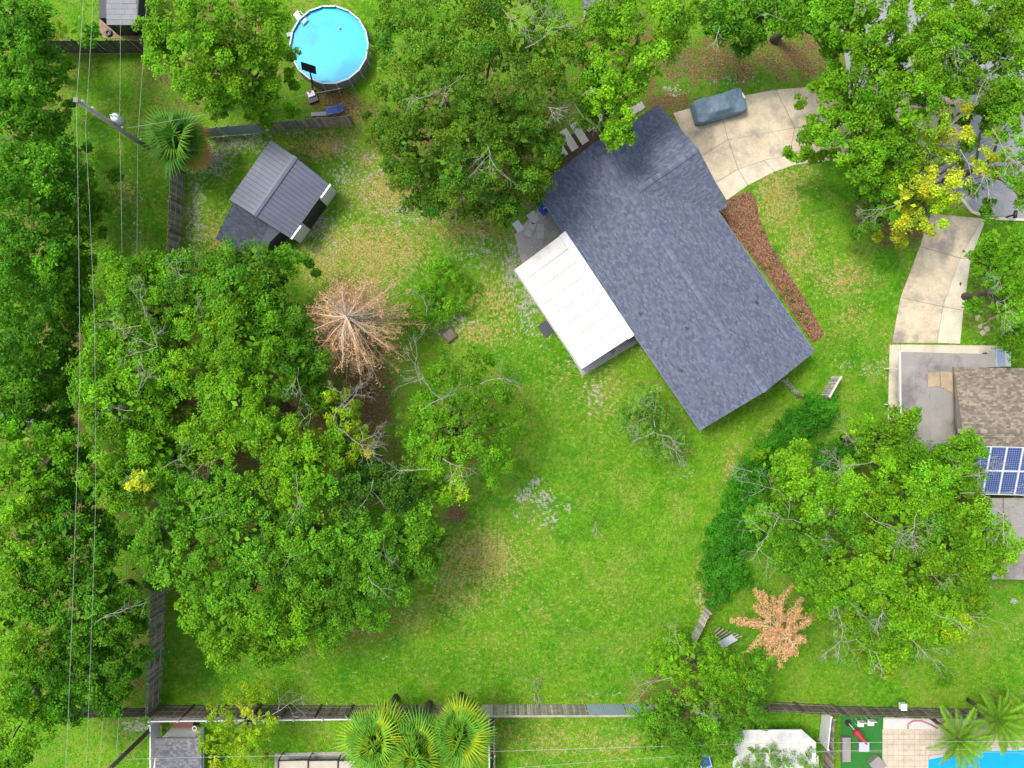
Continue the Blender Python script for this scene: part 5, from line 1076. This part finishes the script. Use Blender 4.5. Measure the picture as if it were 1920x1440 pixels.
# hidden grey roof in the wood on the left
z = 3.0; root = thing('neighbour_house', P(60, 785), 'blue grey roof corner hidden in the wood beside the wires', 'house')
q = PX([(-60,770),(74,768),(72,792),(-60,792)], z); rr = MB().prism([(p.x, p.y) for p in q], z - .14, z).build('roof', plain('roof_deck_slate', (0.10, 0.12, 0.16)), root)
MB().prism([(p.x, p.y) for p in PX([(-50,774),(70,772),(70,789),(-50,789)], 1.5)], 0, z - .15).build('wall', STUCCO, root)
for k in range(9): p = q[3].lerp(q[2], (k + .5) / 9); MB().box((p.x, p.y + .47, z + .012), (.04, .9, .02)).build('seam', GREYPL, rr)
# outbuilding bottom left
z = 2.6; root = thing('outbuilding', P(330, 1400), 'grey roofed outbuilding with white gable behind the vinyl fence', 'outbuilding')
q = PX([(293,1384),(378,1386),(378,1500),(291,1500)], z); rr = MB().prism([(p.x, p.y) for p in q], z - .14, z).build('roof', plain('roof_deck_grey', GREYS[1]), root)
tabs(q[3], (1, 0, 0), (0, 1, 0), q[2].x - q[3].x, q[0].y - q[3].y, GREYS, 'shingles', rr)
MB().prism([(p.x, p.y) for p in PX([(318,1368),(378,1368),(378,1480),(300,1480)], .5)], 0, z - .15).build('wall', WHITE, root)
c = P(350, 1352); rt_ = thing('storage_box', c, 'red brown storage box between the vinyl fence and grey outbuilding', 'box'); MB().box((c.x, c.y, .3), (1.5, .45, .6)).build('box', plain('red_brown_paint', (0.16, 0.06, 0.04), .8, .2), rt_); MB().box((c.x, c.y, .62), (1.56, .5, .04)).build('lid', plain('red_brown_paint', (0.16, 0.06, 0.04)), rt_)
c = P(372, 1358); rt_ = thing('hose_reel', c, 'round white hose reel beside the red brown box', 'hose reel'); MB().tube([(c.x + .16 * math.cos(a), c.y + .16 * math.sin(a), .7) for a in [2 * math.pi * k / 12 for k in range(13)]], .05, 6).build('coil', VINYL, rt_); MB().cyl(c, .04, .7, 8).build('stand', DKMETAL, rt_)
# framed screen enclosure bottom centre
root = thing('screen_enclosure', P(600, 1430), 'low dark framed screen enclosure on a concrete strip beside the fan palms', 'enclosure'); z = 1.2
o = MB().prism([(p.x, p.y) for p in PX([(516,1412),(690,1408),(690,1500),(512,1500)])], -.1, .04).build('patio', CONCG); o['kind'] = 'structure'; NOGRASS.append([(p.x, p.y) for p in PX([(516,1412),(690,1408),(690,1500),(512,1500)])])
for k in range(4):
    q = PX([(522 + 56 * k,1426),(576 + 56 * k,1425),(576 + 56 * k,1500),(520 + 56 * k,1500)], z); MB().prism([(p.x, p.y) for p in q], z - .05, z - .03).build('roof_panel', plain('beige_panel', (0.50, 0.44, 0.34), .7, .1), root)
    for a, b in ((q[0], q[1]), (q[0], q[3])): d = b - a; MB().box((a + b) / 2, (d.length + .06, .08, .1), math.atan2(d.y, d.x)).build('frame_bar', BLACK, root)
    MB().box((q[0].x, q[0].y, z / 2), (.07, .07, z - .06)).build('post', BLACK, root)
# white metal roofed outbuilding
z = 2.4; root = thing('outbuilding', P(1450, 1400), 'outbuilding with weathered white metal roof behind the grey green bush', 'outbuilding')
WMET = plain('weathered_white_metal', (0.62, 0.61, 0.57), .5, .1, 1, stain=(0.36, 0.36, 0.32), stain_amt=.6, stain_scale=.7)
rr = MB().prism([(p.x, p.y) for p in PX([(1378,1369),(1503,1368),(1530,1392),(1530,1500),(1370,1500)], z)], z - .1, z).build('roof', WMET, root)
for k in range(9): a, b = P(1388 + 16 * k, 1376 + (0 if k < 7 else 10 * (k - 6)), z), P(1386 + 16 * k, 1500, z); MB().box((a + b) / 2 + Vector((0, 0, .015)), (.035, (a - b).length, .028)).build('roof_rib', WMET, rr)
MB().prism([(p.x, p.y) for p in PX([(1386,1378),(1500,1378),(1520,1400),(1520,1490),(1380,1490)], .8)], 0, z - .11).build('wall', STUCCO, root)
# blue cart next to it
c = P(1318, 1420); root = thing('garden_cart', c, 'blue tub cart on a brown mat beside the white metal roof', 'cart')
MB().box((c.x, c.y, .5), (.75, .9, .08), .25).build('tray', BLUEPL, root); R = Matrix.Rotation(.25, 3, 'Z')
for sx, sy, lx, ly in ((-.4, 0, .05, .95), (.4, 0, .05, .95), (0, -.46, .75, .05), (0, .46, .75, .05)): MB().box(c + R @ Vector((sx, sy, .6)), (lx, ly, .25), .25).build('side', plain('pale_blue_plastic', (0.45, 0.6, 0.8), .4, .1), root)
for sx in (-.3, .3):
    for sy in (-.35, .35): p = c + R @ Vector((sx, sy, .2)); MB().tube([p - R @ Vector((.05, 0, 0)), p + R @ Vector((.05, 0, 0))], .2, 12).build('wheel', BLACK, root); MB().tube([p, p + Vector((0, 0, .27))], .02, 5).build('strut', DKMETAL, root)
o = MB().prism([(p.x, p.y) for p in PX([(1288,1414),(1310,1412),(1312,1480),(1288,1480)])], -.05, .015).build('path', plain('brown_mat', (0.12, 0.10, 0.08), .9, .2)); o['kind'] = 'structure'

# ------------------------------------------------------------------ pool garden, bottom right
tf_ = PX([(1576,1342),(1656,1344),(1652,1500),(1576,1500)]); o = MB().prism([(p.x, p.y) for p in tf_], -.1, .02).build('artificial_turf', plain('green_turf', (0.02, 0.17, 0.015), .95, .15, 4, bump=.4)); o['kind'] = 'structure'; NOGRASS.append([(p.x, p.y) for p in tf_])
dk = PX([(1656,1344),(1940,1350),(1940,1500),(1652,1500)]); NOGRASS.append([(p.x, p.y) for p in dk])
o = MB().prism([(p.x, p.y) for p in dk], -.12, .01).build('deck_bed', plain('deck_mortar', (0.50, 0.43, 0.33), .9, .1)); o['kind'] = 'structure'
pool_poly = [(1740,1420),(1780,1412),(1830,1405),(1940,1402),(1940,1500),(1740,1500)]
pp = [(p.x, p.y) for p in PX(pool_poly)]
mdk = MB(); pvs = []
p0 = P(1654, 1366); sz = .42
for i in range(28):
    for j in range(14):
        x = p0.x + i * sz; y = p0.y - j * sz
        if not pip(np.array([x + sz / 2]), np.array([y - sz / 2]), [(a, b + .12) for a, b in pp])[0]:
            pvs.append((x, y))
me_p = MB().prism([(.012, -.012), (sz - .012, -.012), (sz - .012, -sz + .012), (.012, -sz + .012)], 0, .03).mesh('paver', Vector((0, 0, 0))); me_p.materials.append(plain('deck_paver', (0.58, 0.47, 0.36), .9, .18, 1.5))
pd = bpy.data.objects.new('pool_deck', None); COL.objects.link(pd); pd['kind'] = 'structure'; pd.location = (p0.x, p0.y, 0.012)
for x, y in pvs[:290]:
    o = bpy.data.objects.new('paver', me_p); link(o, pd); o.location = (x - p0.x, y - p0.y, random.uniform(0, .006))
o = MB().prism(pp, .02, .05).build('pool_water', MATS.get('pw') or plain('bright_pool_water', (0.0, 0.36, 0.68), .06, .06)); o['kind'] = 'structure'
ring = thing('pool_coping', P(1830, 1402), 'pale coping edge of the bright blue garden pool', 'coping')
for a, b in zip(pp, pp[1:4]):
    d = Vector((b[0] - a[0], b[1] - a[1], 0)); MB().box(((a[0] + b[0]) / 2, (a[1] + b[1]) / 2, .06), (d.length, .25, .07), math.atan2(d.y, d.x)).build('coping_stone', PAVER, ring)
o = MB().prism([(p.x, p.y) for p in PX([(1656,1347),(1760,1349),(1765,1367),(1656,1366)])], 0, .045).build('pool_deck', plain('white_deck', (0.62, 0.60, 0.56), .8, .08)); o['kind'] = 'structure'
for u, v in ((1609, 1352), (1628, 1350)):
    c = P(u, v); root = thing('patio_chair', c, 'white patio chair on the artificial turf against the fence', 'chair', 'white patio chairs on the turf')
    MB().box((c.x, c.y, .42), (.5, .5, .05)).build('seat', WHITE, root); MB().box((c.x, c.y + .24, .68), (.5, .05, .5)).build('backrest', WHITE, root)
    for sx in (-.22, .22):
        for sy in (-.2, .2): MB().box((c.x + sx, c.y + sy, .2), (.04, .04, .4)).build('leg', WHITE, root)
c = P(1612, 1392); root = thing('patio_table', c, 'pale grey square table under the closed red umbrella', 'table'); MB().box((c.x, c.y, .71), (.8, .75, .05)).build('table_top', plain('pale_grey_top', (0.48, 0.49, 0.58), .5, .08), root)
for sx in (-.33, .33):
    for sy in (-.3, .3): MB().box((c.x + sx, c.y + sy, .345), (.05, .05, .68)).build('leg', GREYPL, root)
a, b = P(1592, 1357, .2), P(1626, 1396, 1.9); root = thing('patio_umbrella', a, 'closed red patio umbrella tilted over the grey table', 'umbrella')
MB().tube([a, b], .03, 8).build('pole', VINYL, root); mb = MB(); d = (b - a)
mb.tube([a + d * .38, a + d * .48, a + d * .8, a + d * 1.0], [.32, .27, .14, .05], 9); mb.build('canopy', REDPL, root, True); MB().cyl(a - Vector((0, 0, .2)), .25, .12, 12).build('base', BLACK, root)
for u, v, w, h, lab in ((1582, 1400, 14, 44, 'long grey planter box along the turf edge'), (1640, 1428, 22, 22, 'square dark grey side table turned on the turf')):
    c = P(u, v); root = thing('planter_box' if h > 30 else 'side_table', c, lab, 'planter' if h > 30 else 'table'); rz = 0 if h > 30 else math.radians(40)
    MB().box((c.x, c.y, .25), (M(w), M(h), .44), rz).build('body', plain('grey_stain', (0.22, 0.21, 0.19), .8, .15), root); MB().box((c.x, c.y, .49), (M(w) + .05, M(h) + .05, .04), rz).build('top', plain('grey_stain2', (0.28, 0.26, 0.24), .8, .15), root)
nl = PX([(1702,1366),(1703,1358),(1712,1352),(1728,1352),(1745,1359),(1758,1366)], .1); mb = MB(); mb.tube(nl, .06, 6); o = mb.build('pool_noodle', plain('pink_foam', (0.62, 0.16, 0.22), .7, .1), None, True); tag(o, 'curved pink foam noodle lying on the white deck strip', 'pool noodle')
c = P(1772, 1360); o = thing('pool_float', c, 'yellow float leaning at the palm beside the deck', 'float'); MB().box((c.x, c.y, .25), (.55, 1.1, .12), .6, mtx=Matrix.Rotation(.6, 3, 'Z') @ Matrix.Rotation(.35, 3, 'X')).build('float_body', plain('yellow_vinyl', (0.65, 0.58, 0.06), .5, .15), o); MB().box((c.x, c.y, .09), (.3, .3, .16), .6).build('float_base', plain('yellow_vinyl', (0.6, 0.5, 0.05)), o)
c = P(1690, 1322, 1.9); root = thing('meter_box', c, 'small white box on top of the dark brown fence', 'box'); MB().box((c.x, c.y, c.z + .2), (.4, .45, .36)).build('casing', WHITE, root); MB().box((c.x, c.y, c.z + .4), (.44, .5, .03)).build('lid', WHITE, root)

# ------------------------------------------------------------------ small things around the house
def paver_at(u, v, s, rz, lab, grp, mat=PAVER, z=.03, name='paving_stone', sy=None):
    c = P(u, v, z); o = MB(); o.prism([(c.x + (x * math.cos(rz) - y * math.sin(rz)), c.y + (x * math.sin(rz) + y * math.cos(rz))) for x, y in ((-s / 2, -(sy or s) / 2), (s / 2, -(sy or s) / 2), (s / 2, (sy or s) / 2), (-s / 2, (sy or s) / 2))], z - .02, z + .05)
    ob = o.build(name, mat); tag(ob, lab, 'paving stone', grp); return ob
for u, v, a in ((997,424,-25),(991,437,-25),(1014,427,3),(1014,441,3)): paver_at(u, v, .56, math.radians(a), 'loose pale square paver on the dark patio beside the white cover', 'loose pavers on the patio')
paver_at(1034, 421, .95, math.radians(35), 'larger grey square slab against the house eave by the blue bin', None, plain('grey_slab', (0.33, 0.32, 0.30), .9, .1), sy=.8)
paver_at(972, 425, .6, math.radians(35), 'pale bluish paver half under the olive oak', None, plain('blue_paver', (0.5, 0.53, 0.56), .9, .1), sy=.9)
paver_at(1000, 408, .7, math.radians(35), 'pale paver between the olive oak and blue bin', None, PAVER, sy=.9)
for u, v, s, a in ((1826,561,.32,5),(1829,580,.32,20),(1833,596,.4,10),(1837,612,.3,0),(1850,617,.42,15),(1842,624,.38,40)): paver_at(u, v, s, math.radians(a), 'small tan stepping stone in the grass beside the neighbour driveway', 'stepping stones beside the driveway', PAVERT, .0)
pwk = []
for i in range(3):
    for j in range(5):
        if (i, j) == (2, 3): continue
        c = P(1040 + j * 19.5 + i * 7.5, 263 - j * 12.5 + i * 12); rz = math.radians(34); hs = .33
        pwk.append([c + Vector((x * math.cos(rz) - y * math.sin(rz), x * math.sin(rz) + y * math.cos(rz), 0)) for x, y in ((-hs, -hs), (hs, -hs), (hs, hs), (-hs, hs))])
slab_set('paver_walk', pwk, PAVER, .0, .06, child='paver')
for u, v in ((1188,207),(1200,200)): paver_at(u, v, .6, math.radians(34), 'pale paver at the tip of the upper roof corner', 'pavers at the roof tip', PAVER, .02)
c = P(1019, 397); root = thing('wheelie_bin', c, 'blue wheeled bin at the back eave of the house', 'bin'); rz = math.radians(-28)
MB().tube([c, c + Vector((0, 0, .95))], [.34, .42], 4).build('body', BLUEPL, root); MB().box(c + Vector((0, 0, .99)), (.66, .74, .07), rz).build('lid', BLUEPL, root); MB().box(c + Vector((.03, .04, 1.03)), (.05, .2, .012), rz - .4).build('sticker', WHITE, root)
for sg in (-.25, .25): p = c + Vector((sg, .4, .12)); MB().tube([p - Vector((.04, 0, 0)), p + Vector((.04, 0, 0))], .12, 10).build('wheel', BLACK, root)
c = P(1024, 616); root = thing('slate_mat', c, 'dark slate mat panel on the grass beside the white patio cover', 'mat'); MB().box((c.x, c.y, .06), (.95, 1.05, .05), math.radians(35)).build('panel', plain('dark_slate', (0.05, 0.055, 0.075), .7, .15), root); MB().box((c.x, c.y, .02), (.8, .9, .04), math.radians(35)).build('frame', DKMETAL, root)  # flat dark mat on a thin frame
c = P(842, 628); root = thing('raised_bed', c, 'black square raised bed frame overgrown with weeds', 'planter')
R = Matrix.Rotation(math.radians(38), 3, 'Z')
for sx, sy, lx, ly in ((-.45, 0, .07, .97), (.45, 0, .07, .97), (0, -.45, .83, .07), (0, .45, .83, .07)): MB().box(c + R @ Vector((sx, sy, .14)), (lx, ly, .28), math.radians(38)).build('side_board', BLACK, root)
MB().box(c + Vector((0, 0, .1)), (.82, .82, .16), math.radians(38)).build('soil', SOILJ, root)
c = P(1885, 408); root = thing('mailbox', c, 'black post mailbox at the kerb of the grey street', 'mailbox'); MB().box((c.x, c.y, .5), (.1, .1, 1.0)).build('post', BLACK, root)
mb = MB(); mb.tube([(c.x + .0, c.y - .28, 1.12), (c.x + .05, c.y + .28, 1.12)], .14, 10); mb.build('box', BLACK, root, True); MB().box((c.x - .16, c.y, 1.2), (.02, .05, .16)).build('flag', REDPL, root)
c = P(1637, 811); root = thing('plant_pot', c, 'teal plastic tub half hidden by the round bright tree', 'tub'); MB().tube([c, c + Vector((0, 0, .45)), c + Vector((0, 0, .5))], [.24, .32, .33], 14).build('tub', TEALPL, root, True); MB().cyl(c + Vector((0, 0, .44)), .27, .02, 12).build('soil', SOILJ, root)
q = PX([(1335,1210),(1372,1190),(1384,1200),(1346,1222)], .7); root = thing('metal_sheet', P(1359, 1206), 'pale metal sheet propped below the dead orange conifer', 'sheet'); MB().prism([(p.x, p.y) for p in q], [.62, .66, .66, .62], [.65, .69, .69, .65]).build('sheet', plain('pale_sheet', (0.5, 0.53, 0.57), .5, .1), root)
for u, v in ((1348, 1212), (1374, 1198)): p = P(u, v, .6); MB().box((p.x, p.y, .31), (.08, .08, .61)).build('trestle', WOODG, root)
for k in range(7):
    a = P(1324 + k * 4, 1200 + k * 1.5, .15); b = P(1350 + k * 7, 1176 + k * 3, .5 + .08 * k); mb = MB(); mb.box((a + b) / 2, ((b - a).length, .09, .04), mtx=Matrix.Rotation(math.atan2((b - a).y, (b - a).x), 3, 'Z') @ Matrix.Rotation(-.25, 3, 'Y')); o = mb.build('loose_plank', WOODG); tag(o, 'brown plank leaning in the pile behind the short picket panel', 'plank', 'planks piled behind the picket panel')
# slate coloured deck edge stones of the mulch bed
# ------------------------------------------------------------------ grass tufts (uncountable)
def grass():
    n = 130000; X = rng.uniform(-41, 41, n); Y = rng.uniform(-31, 31, n); keep = np.ones(n, bool)
    for poly in NOGRASS: keep &= ~pip(X, Y, poly)
    house_poly = [(HF(.4, .4, 0).x, HF(.4, .4, 0).y), (HF(.4, WID - .4, 0).x, HF(.4, WID - .4, 0).y), (HF(LEN, WID, 0).x, HF(LEN, WID, 0).y), (HF(LEN, 0, 0).x, HF(LEN, 0, 0).y)]
    keep &= ~pip(X, Y, house_poly); d, s, l, lu = masks(X, Y)
    keep &= rng.random(n) > np.clip(s * .9 + l * .95 + d * .25, 0, .97)
    X, Y, d, lu = X[keep], Y[keep], d[keep], lu[keep]; n = len(X)
    a = rng.uniform(0, 2 * np.pi, n); L = rng.uniform(.08, .2, n); w = rng.uniform(.02, .05, n); hgt = rng.uniform(.03, .09, n)
    dx, dy = np.cos(a), np.sin(a); V = np.empty((n, 3, 3)); z0 = .004
    V[:, 0] = np.stack([X - dy * w, Y + dx * w, np.full(n, z0)], 1); V[:, 1] = np.stack([X + dy * w, Y - dx * w, np.full(n, z0)], 1); V[:, 2] = np.stack([X + dx * L, Y + dy * L, hgt], 1)
    base = np.array([0.075, 0.235, 0.005]) * rng.uniform(.75, 1.3, (n, 1)); yel = np.array([0.26, 0.24, 0.05]) * rng.uniform(.6, 1.3, (n, 1)); f = np.clip(d * 1.0 + rng.normal(.0, .16, n), 0, 1)[:, None]
    base = base * (1 - .35 * lu[:, None]); col = base * (1 - f) + yel * f  # blades darken with the lush lawn and painted shade
    o = np_mesh('lawn_grass', V.reshape(-1, 3), 3, col, LEAF); tag(o, 'short green lawn grass with yellow dry blades', 'grass', kind='stuff')
grass()
